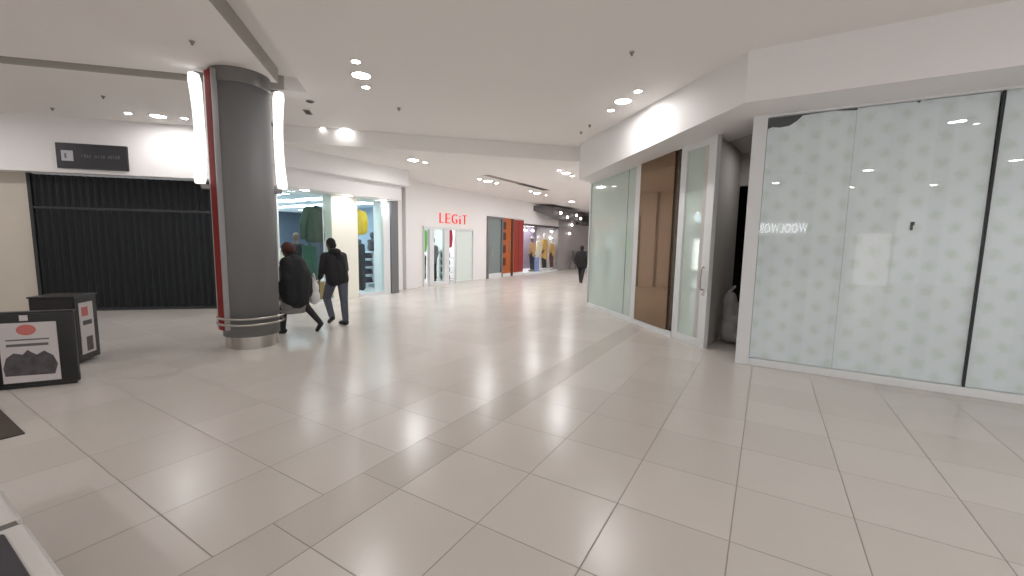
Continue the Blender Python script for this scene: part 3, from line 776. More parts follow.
def mannequin(name, label, loc, rz, body, top, bottom, h=1.78, hat=None, head=True, coatlen=.86, arm=.0):
    t = thing(name, label, 'mannequin', loc, rz)
    s = h/1.78
    def q(x, y, z): return (x*s, y*s, z*s)
    S = [cap(q(0,0,1.0), .11*s, q(0,0,1.18), .10*s), cap(q(-.06,0,1.18), .09*s, q(-.09,0,1.38), .085*s), cap(q(.06,0,1.18), .09*s, q(.09,0,1.38), .085*s),
         cap(q(-.16,0,1.42), .05*s, q(.16,0,1.42), .05*s), cap(q(0,0,1.42), .05*s, q(0,.01,1.56), .045*s)]
    if head: S += [ell(q(0,.01,1.67), (.075*s, .095*s, .115*s)), cap(q(0,.09,1.66), .012*s, q(0,.105,1.64), .012*s)]
    for e in (-1, 1):
        S += [cap(q(e*.19,0,1.41), .05*s, q(e*.24,-.03+arm,1.14), .038*s), cap(q(e*.24,-.03+arm,1.14), .038*s, q(e*.23,.06+arm,.9), .028*s), cap(q(e*.23,.06+arm,.9), .03*s, q(e*.23,.07+arm,.80), .022*s),
              cap(q(e*.09,0,.98), .09*s, q(e*.10,.01,.52), .055*s), cap(q(e*.10,.01,.52), .055*s, q(e*.11,-.02,.10), .036*s), cap(q(e*.11,-.03,.06), .04*s, q(e*.12,.12,.05), .03*s)]
    blob('figure', S, body, t, voxel=.02)
    z0 = coatlen
    C = [cap(q(0,0,z0), .15*s, q(0,0,1.2), .13*s), cap(q(-.07,0,z0), .12*s, q(-.09,0,1.38), .11*s), cap(q(.07,0,z0), .12*s, q(.09,0,1.38), .11*s), cap(q(-.17,0,1.42), .065*s, q(.17,0,1.42), .065*s)]
    for e in (-1, 1): C += [cap(q(e*.19,0,1.41), .068*s, q(e*.24,-.03+arm,1.14), .055*s), cap(q(e*.24,-.03+arm,1.14), .055*s, q(e*.23,.05+arm,.93), .045*s)]
    blob('top', C, top, t, voxel=.02)
    if bottom:
        blob('trousers', [cap(q(-.08,0,.96), .115*s, q(.08,0,.96), .115*s)] + [x for e in (-1, 1) for x in (cap(q(e*.09,0,.95), .11*s, q(e*.10,.01,.52), .078*s), cap(q(e*.10,.01,.52), .078*s, q(e*.11,-.02,.14), .06*s))], bottom, t, voxel=.02)
    if hat: blob('cap', [ell(q(0,.0,1.73), (.09*s,.10*s,.075*s)), cap(q(-.03,.10,1.71), .02*s, q(.03,.13,1.705), .018*s)], hat, t, voxel=.014)
    bm = bmesh.new(); lathe(bm, [(.19, 0), (.19, .015)], 28); obj('base_plate', bm, M['steel_d'], t)
    return t
mannequin('mannequin', 'bald brown mannequin in a dark top behind the left clothes shop window', (-11.25, 6.99, 0.0), RZ, M['mannequin'], M['coat'], M['navy'], 1.84)
mannequin('mannequin', 'mannequin in a white top at the pillar edge of the shop window', (-11.1, 6.36, 0.0), RZ, M['mannequin'], M['cream_cloth'], M['navy'], 1.70)
for i, (y, lab) in enumerate(((9.75, 'dark bust display on the left of the white shelf unit'), (10.45, 'dark bust display on the right of the white shelf unit'))):
    t = thing('bust_form', lab, 'bust', (sx0, y, 1.25), RZ, 'dark busts on the shelf unit')
    blob('torso', [cap((-.1,0,.12), .11, (.1,0,.12), .11), cap((-.16,0,.36), .06, (.16,0,.36), .06), cap((-.09,0,.14), .10, (-.1,0,.34), .09), cap((.09,0,.14), .10, (.1,0,.34), .09), cap((0,0,.36), .05, (0,0,.48), .045)], M['mannequin_d'], t, voxel=.02)
    blob('head_form', [ell((0,.01,.58), (.08,.10,.12))], M['mannequin_d'], t, voxel=.02)
tag(boxo('glow_board', (-18.9, -18.85, 9.6, 10.6, .3, 2.0), M['panel_white']), 'glowing white board at the back of the clothes shop', 'board')  # brightness put in as emission; the board is no lamp

# ------------------------------------------------------------------ boutique with red letters
boxo_fr = boxo('window_7', (-10.82, -10.70, 11.50, 14.55, 2.10, 2.2), M['white_metal']); struct(boxo_fr, 'white framed boutique entrance under the red letters')
for a, b in ((11.50, 11.545), (11.82, 12.05), (12.66, 12.95), (13.40, 13.45), (14.50, 14.55)):
    boxo('door_post', (-10.82, -10.70, a, b, 0, 2.12), M['white_metal'], boxo_fr)
boxo('door_rail', (-10.82, -10.70, 12.05, 12.66, 0, .12), M['white_metal'], boxo_fr)
boxo('door_pane', (-10.765, -10.755, 12.05, 12.66, .12, 2.12), M['glass_tint'], boxo_fr)
boxo('door_pane', (-10.765, -10.75, 13.45, 14.50, .02, 2.12), mat('white frosted door film', (222, 234, 230), .15), boxo_fr)
ls = thing('shop_sign', 'red raised letters reading LEGiT on the white corridor wall', 'sign', (-10.73, 12.42, 2.36))
y = 0.0
cyc = (('L', .30), ('E', .34), ('G', .40), ('i', .20), ('T', .34))
for ch, w in cyc:
    me = text_mesh('I' if ch == 'i' and False else ch, .56, .02, .92, 'LEFT', -.012)
    minx = min(v.co.x for v in me.vertices); maxx = max(v.co.x for v in me.vertices); miny = min(v.co.y for v in me.vertices); maxy = max(v.co.y for v in me.vertices)
    gw = w - .09 if ch != 'i' else .06
    hh = .37 if ch != 'i' else .31
    for v in me.vertices:
        x, yy, z = v.co
        v.co = (z, y + (x-minx)/(maxx-minx)*gw + (0 if ch != 'i' else .03), (yy-miny)/(maxy-miny)*hh)
    link('letter', me, M['red_sign'], ls)
    y += w + .045
garment('shirt', 'bright green top hanging at the left of the boutique entrance', 'top', (-11.05, 11.84, 1.25), .40, .84, M['lime'], thick=.12, rz=RZ)
garment('hanging_trousers', 'black garment hanging under the bright green top', 'garment', (-11.12, 11.90, .2), .36, .95, M['black_soft'], sleeves=False, thick=.10, rz=RZ)
garment('shirt', 'crimson red top hanging in the boutique entrance beside the white post', 'top', (-11.15, 13.45, 1.42), .44, .72, M['crimson'], thick=.12, rz=RZ)
mannequin('mannequin', 'grey mannequin behind the narrow glass of the boutique door', (-11.5, 12.90, 0), RZ, M['mannequin_d'], M['steel_grey'], M['navy'], 1.8)
t = thing('wall_rack', 'white rack holding black bags under the crimson top', 'rack', (-11.4, 13.58, 0))
for z in (.05, .36, .66, .96, 1.26): boxo('rack_shelf', (-.15, .15, -.25, .3, z, z+.02), M['shop_white'], t)
boxo('rack_back', (-.17, -.15, -.25, .3, 0, 1.35), M['shop_white'], t); 
for i, z in enumerate((.07, .38, .68, .98)):
    q = thing('black_bag', ('black bag on the lowest', 'black bag on the second', 'black bag on the third', 'black bag on the topmost filled')[i] + ' shelf of the boutique rack', 'bag', (-11.4, 13.56, z), 0, 'black bags on the boutique rack')
    bm = bmesh.new(); prism(bm, [(-.12,-.17), (.12,-.17), (.12,.15), (-.12,.15)], 0, .2); obj('bag_body', bm, M['black_soft'], q, bevel=.03)
    bm = bmesh.new(); tube(bm, [(0,-.08,.2), (0,-.05,.25), (0,.03,.25), (0,.06,.2)], .01, 6); obj('bag_handle', bm, M['black_soft'], q)
t = thing('ceiling_light_panel', 'white ceiling light inside the boutique', 'ceiling light', (-12, 13.2, 2.6))
boxo('panel_frame', (-.65, .65, -1.55, 1.55, -.012, 0), M['white_metal'], t); boxo('panel_diffuser', (-.6, .6, -1.5, 1.5, -.02, -.01), M['panel_soft'], t)

# grey glass door, orange and maroon shopfront
d3 = struct(boxo('door_3', (-10.86, -10.70, 15.58, 15.72, 0, 2.8), M['steel_grey']), 'grey framed glass door in the corridor')
boxo('door_stile', (-10.86, -10.70, 16.78, 16.90, 0, 2.8), M['steel_grey'], d3)
boxo('door_rail', (-10.86, -10.70, 15.72, 16.78, 2.72, 2.8), M['steel_grey'], d3)
boxo('door_rail', (-10.86, -10.70, 15.72, 16.78, 0, .22), M['white_metal'], d3)
boxo('door_pane', (-10.79, -10.77, 15.72, 16.78, .22, 2.72), mat('grey glass sheet', (128, 140, 140), .08, spec=.6), d3)
bm = bmesh.new(); tube(bm, [(-10.68, 15.86, 1.0), (-10.64, 15.86, 1.02), (-10.64, 15.86, 1.38), (-10.68, 15.86, 1.4)], .016, 8); obj('door_handle', bm, M['steel'], d3)
t = thing('wooden_shopfront', 'orange wooden shopfront panel with dark slots', 'shopfront', (-10.74, 17.37, 0))
boxo('wood_panel', (-.1, .0, -.46, .62, .16, 2.78), M['orange'], t)
for z in (.55, 1.15, 1.75, 2.25): boxo('slot', (-.02, .01, -.40, -.18, z, z+.36), M['dark_wood'], t)
boxo('dark_stile', (-.1, .03, .30, .48, 0, 2.78), M['dark_wood'], t); boxo('pull_handle', (.0, .05, .12, .17, 1.2, 1.75), M['steel'], t, bevel=.01)
boxo('kick_board', (-.1, .005, -.46, .62, 0, .16), M['white_metal'], t)
t = thing('maroon_panel', 'maroon red shopfront panel right of the orange wood', 'panel', (-10.74, 18.44, 0))
boxo('panel_face', (-.1, .0, -.43, .45, .16, 2.76), M['maroon'], t); boxo('kick_board', (-.1, .01, -.43, .45, 0, .16), M['white_metal'], t)
boxo('panel_seam', (-.02, .006, -.05, -.03, .16, 2.76), M['dark_wood'], t)

t = thing('ceiling_light_panel', 'added white ceiling light inside the bright far store', 'ceiling light', (-11.95, 21.2, 2.62))
boxo('panel_frame', (-.33, .33, -1.8, 1.6, -.012, 0), M['white_metal'], t); boxo('panel_diffuser', (-.3, .3, -1.75, 1.55, -.02, -.01), M['panel_white'], t)  # unseen panel added to brighten the far store
# fashion store at the corridor end
mannequin('mannequin', 'mannequin in white cap, tan top and navy trousers at the bright store front', (-11.0, 20.35, 0.08), RZ, M['mannequin'], M['tan'], M['navy'], 1.88, hat=M['mannequin_w'])
mannequin('mannequin', 'mannequin in cream top and white trousers, second in the bright store front', (-11.05, 21.2, 0.08), RZ, M['mannequin_w'], M['cream_cloth'], M['mannequin_w'], 2.0)
mannequin('mannequin', 'mannequin in long ochre coat in the middle of the bright store front', (-11.1, 22.02, 0.08), RZ, M['mannequin_w'], M['ochre'], M['coat'], 2.15, coatlen=.62)
mannequin('mannequin', 'rightmost mannequin in ochre top and dark trousers of the bright store front', (-10.98, 22.75, 0.08), RZ, M['mannequin_w'], M['ochre'], M['dark_wood'], 1.85)
sbox('trim_3', (-13.4, -10.7, 18.92, 23.1, 0, .08), M['shop_white'], 'white display platform of the bright store')
w8 = struct(boxo('window_8', (-10.80, -10.74, 18.92, 23.1, 2.5, 2.62), M['canopy']), 'bright store window at the corridor end')
boxo('pane', (-10.775, -10.765, 18.92, 23.1, .08, 2.5), M['glass'], w8)
bag = thing('shopping_bag', 'blue white display box beside the capped mannequin', 'box', (-10.98, 20.78, .08)); boxo('box_body', (-.14, .14, -.13, .13, 0, .75), mat('pale blue box', (150, 165, 220), .5), bag, bevel=.02); boxo('box_lid', (-.15, .15, -.14, .14, .75, .80), M['white_metal'], bag)
for i, (y, z, x) in enumerate(((19.5, 2.35, -11.3), (20.1, 2.36, -11.3), (20.9, 2.35, -11.3), (22.9, 2.36, -11.1), (23.0, 1.98, -11.2))):
    t = thing('store_spotlight', ('first', 'second', 'third', 'fourth', 'lowest')[i] + ' bright spotlight from the left inside the far store window', 'spotlight', (x, y, z), 0, 'spotlights in the far store window')
    bm = bmesh.new(); lathe(bm, [(.03, .14), (.07, .1), (.10, 0), (.10, -.01)], 20, caps=False); obj('lamp_can', bm, M['white_metal'], t, smooth=True)
    bm = bmesh.new(); bmesh.ops.create_uvsphere(bm, u_segments=16, v_segments=8, radius=.09, matrix=Matrix.Translation((0,0,-.01))); obj('lamp_lens', bm, M['panel_white'], t, smooth=True)
    bm = bmesh.new(); tube(bm, [(0,0,.13), (0,0,2.62-z)], .01, 6); obj('stem', bm, M['steel_d'], t)
t = thing('store_canopy', 'charcoal angular canopy over the bright store at the corridor end', 'canopy', (-10.7, 20, 0))
bm = bmesh.new(); prism(bm, [(-.05,-.1), (.75,.7), (.75,4.6), (-.05,4.6)], [3.35, 2.95, 2.95, 2.95], 3.58); obj('canopy_box', bm, M['canopy'], t)
boxo('canopy_edge', (.752, .79, .7, 4.6, 3.5, 3.6), M['steel_d'], t)
for i, (x, y, z) in enumerate(((-9.88, 21.4, 3.3), (-9.88, 22.3, 3.12), (-9.88, 23.6, 3.3), (-9.88, 24.3, 3.15), (-10.7, 24.9, 2.8), (-10.7, 24.6, 2.25))):
    t = thing('canopy_spotlight', ('first', 'second', 'third', 'fourth', 'upper wall', 'lower wall')[i] + ' small glowing spot light near the charcoal canopy', 'spotlight', (x, y, z), 0, 'small spots on the canopy')
    bm = bmesh.new(); bmesh.ops.create_uvsphere(bm, u_segments=12, v_segments=8, radius=.07, matrix=Matrix.Translation((.03,0,0))); obj('lamp_lens', bm, M['panel_white'], t, smooth=True)
    bm = bmesh.new(); bx(bm, -.06, .0, -.07, .07, -.07, .07); obj('lamp_box', bm, M['steel_d'], t)
t = thing('hoarding_sign', 'charcoal slatted sign box high on the grey hoarding', 'sign', (-10.75, 27.2, 2.85))
boxo('sign_box', (0, .25, -1.5, 1.5, 0, .75), M['canopy'], t)
for i in range(9): boxo('slat', (.25, .28, -1.4+i*.32, -1.26+i*.32, .2, .62), M['vent_dark'], t)
# easel stand before hoarding
t = thing('easel_stand', 'grey folding sign stand before the grey hoarding', 'stand', (-10.35, 24.7, 0))
bm = bmesh.new(); tube(bm, [(0,-.28,0), (-.1,-.05,1.2)], .03, 6); tube(bm, [(0,.28,0), (-.1,.05,1.2)], .03, 6); obj('front_leg', bm, M['steel_grey'], t)
bm = bmesh.new(); tube(bm, [(-.3,0,0), (-.1,0,1.2)], .03, 6); obj('rear_leg', bm, M['steel_grey'], t)
boxo('board', (-.06, -.03, -.2, .2, .45, 1.2), M['steel_d'], t)

# ------------------------------------------------------------------ black display counters at left
def counter(name, label, corner, ux, L, D, h):
    """corner = right front bottom corner; ux = direction of the front face towards the left"""
    ang = math.atan2(-ux[1], -ux[0])        # local +x runs from left to the right corner
    return thing(name, label, 'display counter', (*corner, 0), ang)
c1 = counter('display_counter', 'front black display counter with a large white poster', (-6.62, 1.45), (-.54, -.84), .9, .2, .84)
boxo('counter_body', (-.98, 0, 0, .05, .03, .83), M['black'], c1, bevel=.01)
boxo('counter_top', (-1.0, .006, -.01, .06, .83, .85), M['black'], c1, bevel=.006)
boxo('kick_plinth', (-.95, -.03, .01, .045, 0, .03), M['black'], c1)
po = boxo('poster', (-.60, -.145, -.008, -.001, .07, .73), M['poster'], c1)
bm = bmesh.new(); lathe(bm, [(.001, 0), (.082, 0), (.082, .002), (.001, .002)], 28, caps=False)
for v in bm.verts: v.co = Vector((v.co.x*.95 - .385, -.0085 - v.co.z, v.co.y*.72 + .65))
obj('poster_oval', bm, M['poster_red'], po)
bm = bmesh.new(); bx(bm, -.55, -.21, -.0105, -.009, .535, .55); bx(bm, -.55, -.22, -.0105, -.009, .47, .50)
obj('poster_text_lines', bm, M['poster_grey'], po)
bm = bmesh.new()
pts = [(-.58,.15), (-.19,.14), (-.16,.25), (-.19,.35), (-.26,.41), (-.32,.37), (-.36,.40), (-.39,.43), (-.43,.38), (-.50,.40), (-.56,.35), (-.59,.24)]
a = [bm.verts.new((x, -.0095, z)) for x, z in pts]; b2 = [bm.verts.new((x, -.0085, z)) for x, z in pts]
bm.faces.new(a); bm.faces.new(list(reversed(b2)))
for i in range(len(pts)): bm.faces.new((a[i], a[(i+1) % len(pts)], b2[(i+1) % len(pts)], b2[i]))
obj('poster_picture', bm, M['poster_dark'], po)
boxo('white_tag', (-.43, -.365, -.006, -.001, .75, .81), M['poster'], c1)
c2 = counter('display_counter', 'rear black display counter with a narrow poster on its end', (-7.54, 1.67), (-.68, -.73), .7, .4, .88)
boxo('counter_body', (-.46, 0, 0, .42, .03, .88), M['black'], c2, bevel=.01)
boxo('counter_top', (-.47, .012, -.012, .432, .88, .90), M['black'], c2, bevel=.006)
p2 = boxo('poster', (.001, .008, .06, .32, .12, .80), M['poster'], c2)
bm = bmesh.new(); bx(bm, .0085, .010, .10, .22, .62, .74); obj('poster_stamp', bm, M['poster_red'], p2)
bm = bmesh.new(); bx(bm, .0085, .010, .11, .28, .50, .56); obj('poster_text_block', bm, M['poster_dark'], p2)
bm = bmesh.new(); bx(bm, .0085, .010, .15, .27, .15, .34); obj('poster_picture', bm, M['poster_dark'], p2)
c3 = counter('display_counter', 'leftmost black display counter with a white oval badge at the picture edge', (-8.1, .62), (-.54, -.84), .8, .3, .86)
boxo('counter_body', (-.8, 0, 0, .3, .03, .86), M['black'], c3, bevel=.01)
boxo('counter_top', (-.81, .015, -.015, .31, .86, .885), M['black'], c3, bevel=.006)
bm = bmesh.new(); lathe(bm, [(.001, 0), (.12, 0), (.12, .004), (.001, .004)], 28, caps=False)
for v in bm.verts: v.co = Vector((v.co.x - .28, -.002 - v.co.z, v.co.y*.42 + .80))
obj('oval_badge', bm, M['poster'], c3)
tag(boxo('floor_mat', (-6.95, -5.28, -.8, .80, 0.0, .012), M['mat'], bevel=.004), 'dark brown floor mat at the left edge before the black counters', 'mat')

# seat bench, bottom left corner
bn = thing('seat_bench', 'white moulded bench with dark seat pads in the near left corner', 'bench', (-2.64, .08, 0))
def seat(x0, x1):
    bm = bmesh.new(); bx(bm, x0, x1, -.34, .292, .41, .485)
    s = obj('seat_shell', bm, M['seat_white'], bn, bevel=0)
    b = s.modifiers.new('bevel', 'BEVEL'); b.width = .028; b.segments = 4
    bm = bmesh.new(); bx(bm, x0+.065, x1-.065, -.28, .222, .47, .496)
    p = obj('seat_pad', bm, M['seat_dark'], s); b = p.modifiers.new('bevel', 'BEVEL'); b.width = .011; b.segments = 3
    bm = bmesh.new(); bx(bm, x0+.02, x1-.02, -.40, -.33, .45, .85); q = obj('seat_back', bm, M['seat_white'], s, bevel=.02)
seat(-1.26, -.66); seat(-.62, -.02); seat(.02, .62)
boxo('beam', (-1.26, .62, -.09, -.01, .34, .41), M['steel_d'], bn)
boxo('joint_clip', (-.028, .028, .20, .27, .44, .475), M['steel_d'], bn)
for x in (-1.0, .38):
    bm = bmesh.new(); bx(bm, x, x+.05, -.075, -.025, .03, .35); bx(bm, x-.01, x+.06, -.33, .25, 0, .03); obj('bench_leg', bm, M['steel_d'], bn)

downlight(.12, 8.3, 3.44, .07, 'added downlight in the lobby ceiling, hidden behind the papered window', emit_mat('added lobby lens', (255, 250, 244), 110), group='added lobby downlight')  # unseen lamp added to brighten the grey lobby wall
# sack and dark chair in the lobby
t = thing('storage_sack', 'pale grey sack slumped in the open doorway beside a dark chair', 'sack', (-.46, 8.2, 0))
blob('sack_body', [ell((0,0,.24), (.17,.19,.25)), ell((.0,.02,.52), (.14,.15,.28)), ell((-.03,.0,.74), (.11,.12,.17)), ell((.10,-.04,.14), (.15,.16,.13)), ell((.06,-.06,.40), (.12,.10,.12))], M['sack'], t, voxel=.015)
blob('sack_tie', [cap((-.05,-.02,.90), .035, (-.02,.02,.93), .03), cap((-.03,0,.92), .02, (.02,-.02,.99), .03)], M['sack'], t, voxel=.012)
t = thing('dark_chair', 'dark chair half seen in the shadow behind the pale sack', 'chair', (-.05, 8.6, 0))
boxo('seat', (-.2, .25, -.25, .25, .40, .47), M['black_soft'], t, bevel=.02); boxo('backrest', (-.2, .25, .2, .26, .47, 1.05), M['black_soft'], t, bevel=.02)
for x in (-.18, .2):
    for y in (-.22, .2): boxo('leg', (x, x+.035, y, y+.035, 0, .40), M['steel_d'], t)

# reflected sign behind the viewer
ws = thing('store_sign', 'lit white WOOLWORTHS letters on the wall behind the viewer', 'sign', (1.58, -11.24, 2.36))
x = 0.0
for ch in 'WOOLWORTHS':
    me = text_mesh(ch, .5, .02, .64, 'LEFT', .010)
    xs = [v.co.x for v in me.vertices]; ys = [v.co.y for v in me.vertices]
    w = max(xs) - min(xs); mn = min(xs); y0 = min(ys); y1 = max(ys)
    for v in me.vertices:
        a, b, c = v.co
        v.co = (x - (a-mn), c + .02, (b-y0)/(y1-y0)*.46)
    x -= w + .04
    link('letter', me, M['white_sign'], ws)

# ------------------------------------------------------------------ people
def eyes(p, root, s=1.0):
    for e in (-1, 1):
        bm = bmesh.new(); bmesh.ops.create_uvsphere(bm, u_segments=10, v_segments=6, radius=.012*s, matrix=Matrix.Translation(p(e*.03, .078, .012))); obj('eye', bm, M['eye'], root, smooth=True)

# man in black jacket, stooping forward, mid-stride (local +Y = walking direction)
mn = thing('person', 'man in black jacket and blue grey jeans walking past the shop window', 'person', (-7.13, 5.23, 0), PI/2 - .12)
HC = (0, .20, 1.56); hs, hp = head_shapes(HC, 0.1, -.25)
body = hs + [cap((0,.13,1.36), .058, (0,.18,1.50), .052),
  cap((-.16,.09,1.36), .055, (.16,.09,1.36), .055), cap((0,-.0,.98), .13, (0,.04,1.15), .125), cap((-.06,.04,1.12), .11, (-.08,.08,1.30), .10), cap((.06,.04,1.12), .11, (.08,.08,1.30), .10), cap((-.08,-.02,.92), .10, (.08,-.02,.92), .10),
  # stance leg (right), swing leg (left)
  cap((.10,-.02,.90), .095, (.10,-.06,.50), .06), cap((.10,-.06,.50), .06, (.10,-.10,.10), .04), cap((.10,-.12,.06), .042, (.10,.06,.035), .032),
  cap((-.10,0,.90), .095, (-.10,.22,.53), .06), cap((-.10,.22,.53), .06, (-.10,.03,.17), .042), cap((-.10,.02,.15), .042, (-.10,.15,.05), .03)]
for e in (-1, 1):
    body += [cap((e*.19,.09,1.35), .052, (e*.235,.10,1.08), .040), cap((e*.235,.10,1.08), .040, (e*.19,.28,.92), .028)] + hand((e*.19,.28,.92), (-e*.2,.8,-.35), e)
blob('body', body, M['skin'], mn, voxel=.0075, smooth_it=2)
jk = [cap((0,-.02,.92), .14, (0,.03,1.15), .145), cap((-.09,-.02,.90), .135, (-.10,.07,1.30), .125), cap((.09,-.02,.90), .135, (.10,.07,1.30), .125), cap((-.17,.09,1.36), .075, (.17,.09,1.36), .075), cap((0,.10,1.40), .085, (0,.13,1.44), .08)]
for e in (-1, 1): jk += [cap((e*.19,.09,1.35), .078, (e*.245,.10,1.08), .064), cap((e*.245,.10,1.08), .064, (e*.195,.26,.94), .05)]
blob('jacket', jk, M['jacket'], mn, voxel=.012)
blob('hood', [ell((0,.06,1.43), (.13,.10,.08), (-.3,0,0))], M['jacket'], mn, voxel=.012)
blob('jeans', [cap((-.08,-.02,.92), .115, (.08,-.02,.92), .115), cap((.10,-.02,.90), .112, (.10,-.06,.50), .078), cap((.10,-.06,.50), .078, (.10,-.10,.12), .062), cap((-.10,0,.90), .112, (-.10,.22,.53), .078), cap((-.10,.22,.53), .078, (-.10,.05,.19), .06)], M['jeans'], mn, voxel=.012)
for a in ([cap((.10,-.13,.055), .05, (.10,.07,.035), .038), cap((.10,-.10,.03), .035, (.10,.12,.022), .026)], [cap((-.10,.02,.15), .05, (-.10,.16,.06), .036)]):
    blob('shoe', a, M['shoe'], mn, voxel=.01)
blob('hair', [ell(hp(0,-.022,.045), (.084,.096,.10), (-.25,0,.1)), ell(hp(0,-.06,-.01), (.075,.06,.08), (-.25,0,.1))], M['hair_black'], mn, voxel=.01)
eyes(hp, mn)

# woman in bulky dark coat, grey skirt, long stride
wm = thing('person', 'woman in bulky dark coat and grey skirt striding beside the pillar', 'person', (-7.14, 4.35, 0), PI/2 + .42)
s = .93
hs, hp = head_shapes((0, .10, 1.475), 0.0, -.15, .95)
body = hs + [cap((0,.05,1.30), .052, (0,.08,1.42), .048), cap((-.14,.03,1.28), .05, (.14,.03,1.28), .05), cap((0,0,.90), .14, (0,.02,1.08), .12), cap((-.06,.02,1.05), .10, (-.08,.03,1.24), .09), cap((.06,.02,1.05), .10, (.08,.03,1.24), .09), cap((-.09,-.02,.84), .11, (.09,-.02,.84), .11),
  cap((-.10,0,.82), .10, (-.09,.14,.45), .062), cap((-.09,.14,.45), .062, (-.09,.17,.09), .042), cap((-.09,.15,.05), .04, (-.09,.33,.03), .03),
  cap((.10,-.02,.82), .10, (.10,-.16,.47), .062), cap((.10,-.16,.47), .062, (.10,-.42,.19), .042), cap((.10,-.43,.17), .04, (.10,-.36,.045), .032)]
for e in (-1, 1):
    w_ = (.25*e, -.10 if e > 0 else .12, .76)
    body += [cap((e*.17,.02,1.27), .05, (e*.24,-.04,1.00), .040), cap((e*.24,-.04,1.00), .04, w_, .027)] + hand(w_, (0, .1, -1), e, .9)
blob('body', body, M['skin'], wm, voxel=.0075, smooth_it=2)
ct = [cap((0,-.05,.66), .23, (0,-.07,1.02), .24), cap((0,-.07,1.0), .24, (0,-.03,1.22), .19), cap((.10,-.16,.74), .13, (.12,-.15,.95), .12), cap((-.12,-.03,.68), .17, (-.14,-.02,1.18), .15), cap((.12,-.03,.68), .17, (.14,-.02,1.18), .15), cap((-.17,.0,1.26), .11, (.17,.0,1.26), .11), cap((0,.03,1.32), .09, (0,.05,1.36), .085)]
for e in (-1, 1): ct += [cap((e*.17,.02,1.27), .085, (e*.25,-.04,1.0), .08), cap((e*.25,-.04,1.0), .08, (.25*e, -.08 if e > 0 else .10, .80), .06)]
blob('coat', ct, M['coat'], wm, voxel=.014)
blob('skirt', [cap((-.10,0,.70), .15, (.10,0,.70), .15), cap((-.09,.03,.70), .15, (-.09,.05,.46), .115), cap((.10,-.06,.70), .15, (.09,-.09,.46), .12), cap((-.08,.04,.45), .11, (.08,-.07,.45), .11)], M['skirt'], wm, voxel=.014)
for q in ([cap((-.10,0,.82), .105, (-.09,.14,.45), .067), cap((-.09,.14,.45), .067, (-.09,.17,.09), .047)], [cap((.10,-.02,.82), .105, (.10,-.16,.47), .067), cap((.10,-.16,.47), .067, (.10,-.42,.19), .047)]):
    blob('stocking', q, M['tights'], wm, voxel=.011)
for q in ([cap((-.09,.14,.05), .048, (-.09,.33,.03), .034), cap((-.09,.16,.028), .03, (-.09,.37,.022), .024)], [cap((.10,-.44,.17), .047, (.10,-.36,.045), .036)]):
    blob('shoe', q, M['shoe'], wm, voxel=.01)
blob('hair', [ell(hp(0,-.03,.035), (.10,.11,.115), (-.15,0,0)), ell(hp(0,-.07,.02), (.095,.085,.10))], M['hair_red'], wm, voxel=.01)
eyes(hp, wm, .95)
# white carrier bag held by the woman
cb = thing('carrier_bag', 'white plastic carrier bag hanging behind the woman in the coat', 'bag', (-7.0, 4.65, .50))
blob('bag_body', [ell((0,0,.14), (.12,.09,.15)), ell((.01,0,.30), (.10,.07,.13)), cap((0,0,.38), .05, (0,0,.46), .03)], M['bag_white'], cb, voxel=.012)
bm = bmesh.new(); tube(bm, [(-.05,0,.42), (-.03,0,.52), (.0,0,.56), (.03,0,.52), (.05,0,.42)], .012, 6); obj('bag_handle', bm, M['bag_white'], cb, smooth=True)

# far walker
fw = thing('person', 'distant person in black clothes walking away by the frosted glass', 'person', (-6.66, 16.72, 0), .25)
hs, hp = head_shapes((0, .03, 1.45), 0, -.1, .95)
body = hs + [cap((0,0,1.28), .055, (0,.02,1.40), .05), cap((-.15,0,1.27), .05, (.15,0,1.27), .05), cap((0,0,.88), .13, (0,0,1.1), .12), cap((-.07,0,1.0), .10, (-.08,0,1.22), .09), cap((.07,0,1.0), .10, (.08,0,1.22), .09),
  cap((-.09,0,.82), .095, (-.07,.10,.45), .06), cap((-.07,.10,.45), .06, (-.05,.14,.08), .04), cap((-.05,.12,.05), .04, (-.05,.28,.03), .03),
  cap((.09,0,.82), .095, (.07,-.05,.45), .06), cap((.07,-.05,.45), .06, (.05,-.24,.12), .04), cap((.05,-.25,.10), .04, (.05,-.14,.03), .03)]
for e in (-1, 1):
    w_ = (.25*e, .10*e, .78); body += [cap((e*.17,0,1.26), .05, (e*.25,-.05,1.0), .04), cap((e*.25,-.05,1.0), .04, w_, .028)] + hand(w_, (0, .2, -1), e, .7)
blob('body', body, M['skin'], fw, voxel=.009, smooth_it=2)
ct = [cap((0,0,.74), .18, (0,0,1.1), .16), cap((-.08,0,.72), .15, (-.09,0,1.22), .12), cap((.08,0,.72), .15, (.09,0,1.22), .12), cap((-.16,0,1.27), .08, (.16,0,1.27), .08), cap((0,0,1.30), .08, (0,.01,1.34), .08)]
for e in (-1, 1): ct += [cap((e*.17,0,1.26), .085, (e*.26,-.05,1.0), .07), cap((e*.26,-.05,1.0), .07, (.25*e, .08*e, .82), .055)]
blob('coat', ct, M['jacket'], fw, voxel=.016)
for q in ([cap((-.09,0,.82), .11, (-.07,.10,.45), .078), cap((-.07,.10,.45), .078, (-.05,.14,.10), .055)], [cap((.09,0,.82), .11, (.07,-.05,.45), .078), cap((.07,-.05,.45), .078, (.05,-.23,.14), .055)]):
    blob('trouser_leg', q, M['tights'], fw, voxel=.014)
for q in ([cap((-.05,.11,.05), .05, (-.05,.28,.035), .036)], [cap((.05,-.26,.10), .048, (.05,-.14,.035), .036)]):
    blob('shoe', q, M['shoe'], fw, voxel=.012)
blob('hair', [ell(hp(0,-.02,.035), (.088,.10,.105)), ell(hp(0,-.06,-.02), (.078,.06,.09))], M['hair_black'], fw, voxel=.012)
eyes(hp, fw, .95)

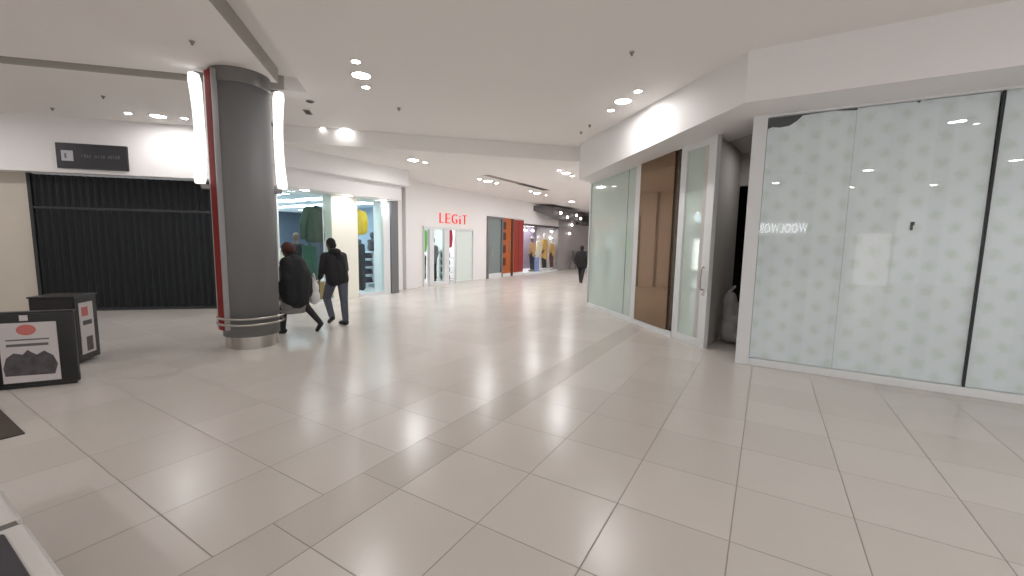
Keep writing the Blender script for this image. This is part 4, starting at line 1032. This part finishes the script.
# ------------------------------------------------------------------ real spot beams of the small directional lamps
def spot(x, y, z, tx, ty, tz, w, ang=55, blend=.8):
    l = bpy.data.lights.new('ceiling_spot', 'SPOT'); l.energy = w; l.spot_size = math.radians(ang); l.spot_blend = blend
    l.color = (1, .95, .88); l.shadow_soft_size = .06
    o = bpy.data.objects.new('ceiling_spot', l); COL.objects.link(o); o.location = (x, y, z)
    o.rotation_euler = (Vector((tx, ty, tz)) - o.location).to_track_quat('-Z', 'Y').to_euler()
spot(-2.25, 7.20, ZC-.04, -1.75, 7.55, 3.6, 15, 85)

# ------------------------------------------------------------------ world, camera, colour
w = bpy.data.worlds.new('world'); SC.world = w; w.use_nodes = True
w.node_tree.nodes['Background'].inputs['Color'].default_value = (.53, .53, .54, 1)
w.node_tree.nodes['Background'].inputs['Strength'].default_value = 1.9

yaw, pitch, roll = .5419, .1103, .0182
ex = Vector((math.cos(yaw), -math.sin(yaw), 0)); ey = Vector((math.sin(yaw), math.cos(yaw), 0))
def wv(r, f, u):      # viewer frame (right, forward, up) to the tile grid
    return Vector((r*ex.x + f*ey.x, 0, 0)) if False else Vector((Vector((r, f, 0)).dot(ex), Vector((r, f, 0)).dot(ey), u))
c_, s_ = math.cos(pitch), math.sin(pitch)
r0 = wv(1, 0, 0); f0 = wv(0, c_, -s_); d0 = wv(0, -s_, -c_)
ir = r0*math.cos(roll) - d0*math.sin(roll); idn = r0*math.sin(roll) + d0*math.cos(roll)
cam = bpy.data.cameras.new('camera'); co = bpy.data.objects.new('camera', cam); COL.objects.link(co)
R = Matrix((ir, -idn, -f0)).transposed()
co.matrix_world = Matrix.Translation((0, 0, 1.70)) @ R.to_4x4()
cam.sensor_fit = 'HORIZONTAL'; cam.sensor_width = 36.0; cam.lens = 36.0*420.9/1024.0; cam.clip_start = .05; cam.clip_end = 200
SC.camera = co
SC.view_settings.view_transform = 'Standard'; SC.view_settings.look = 'None'
SC.view_settings.gamma = 1.0; SC.view_settings.use_curve_mapping = False
SC.view_settings.exposure = 0.5
SC.cycles.diffuse_bounces = 7
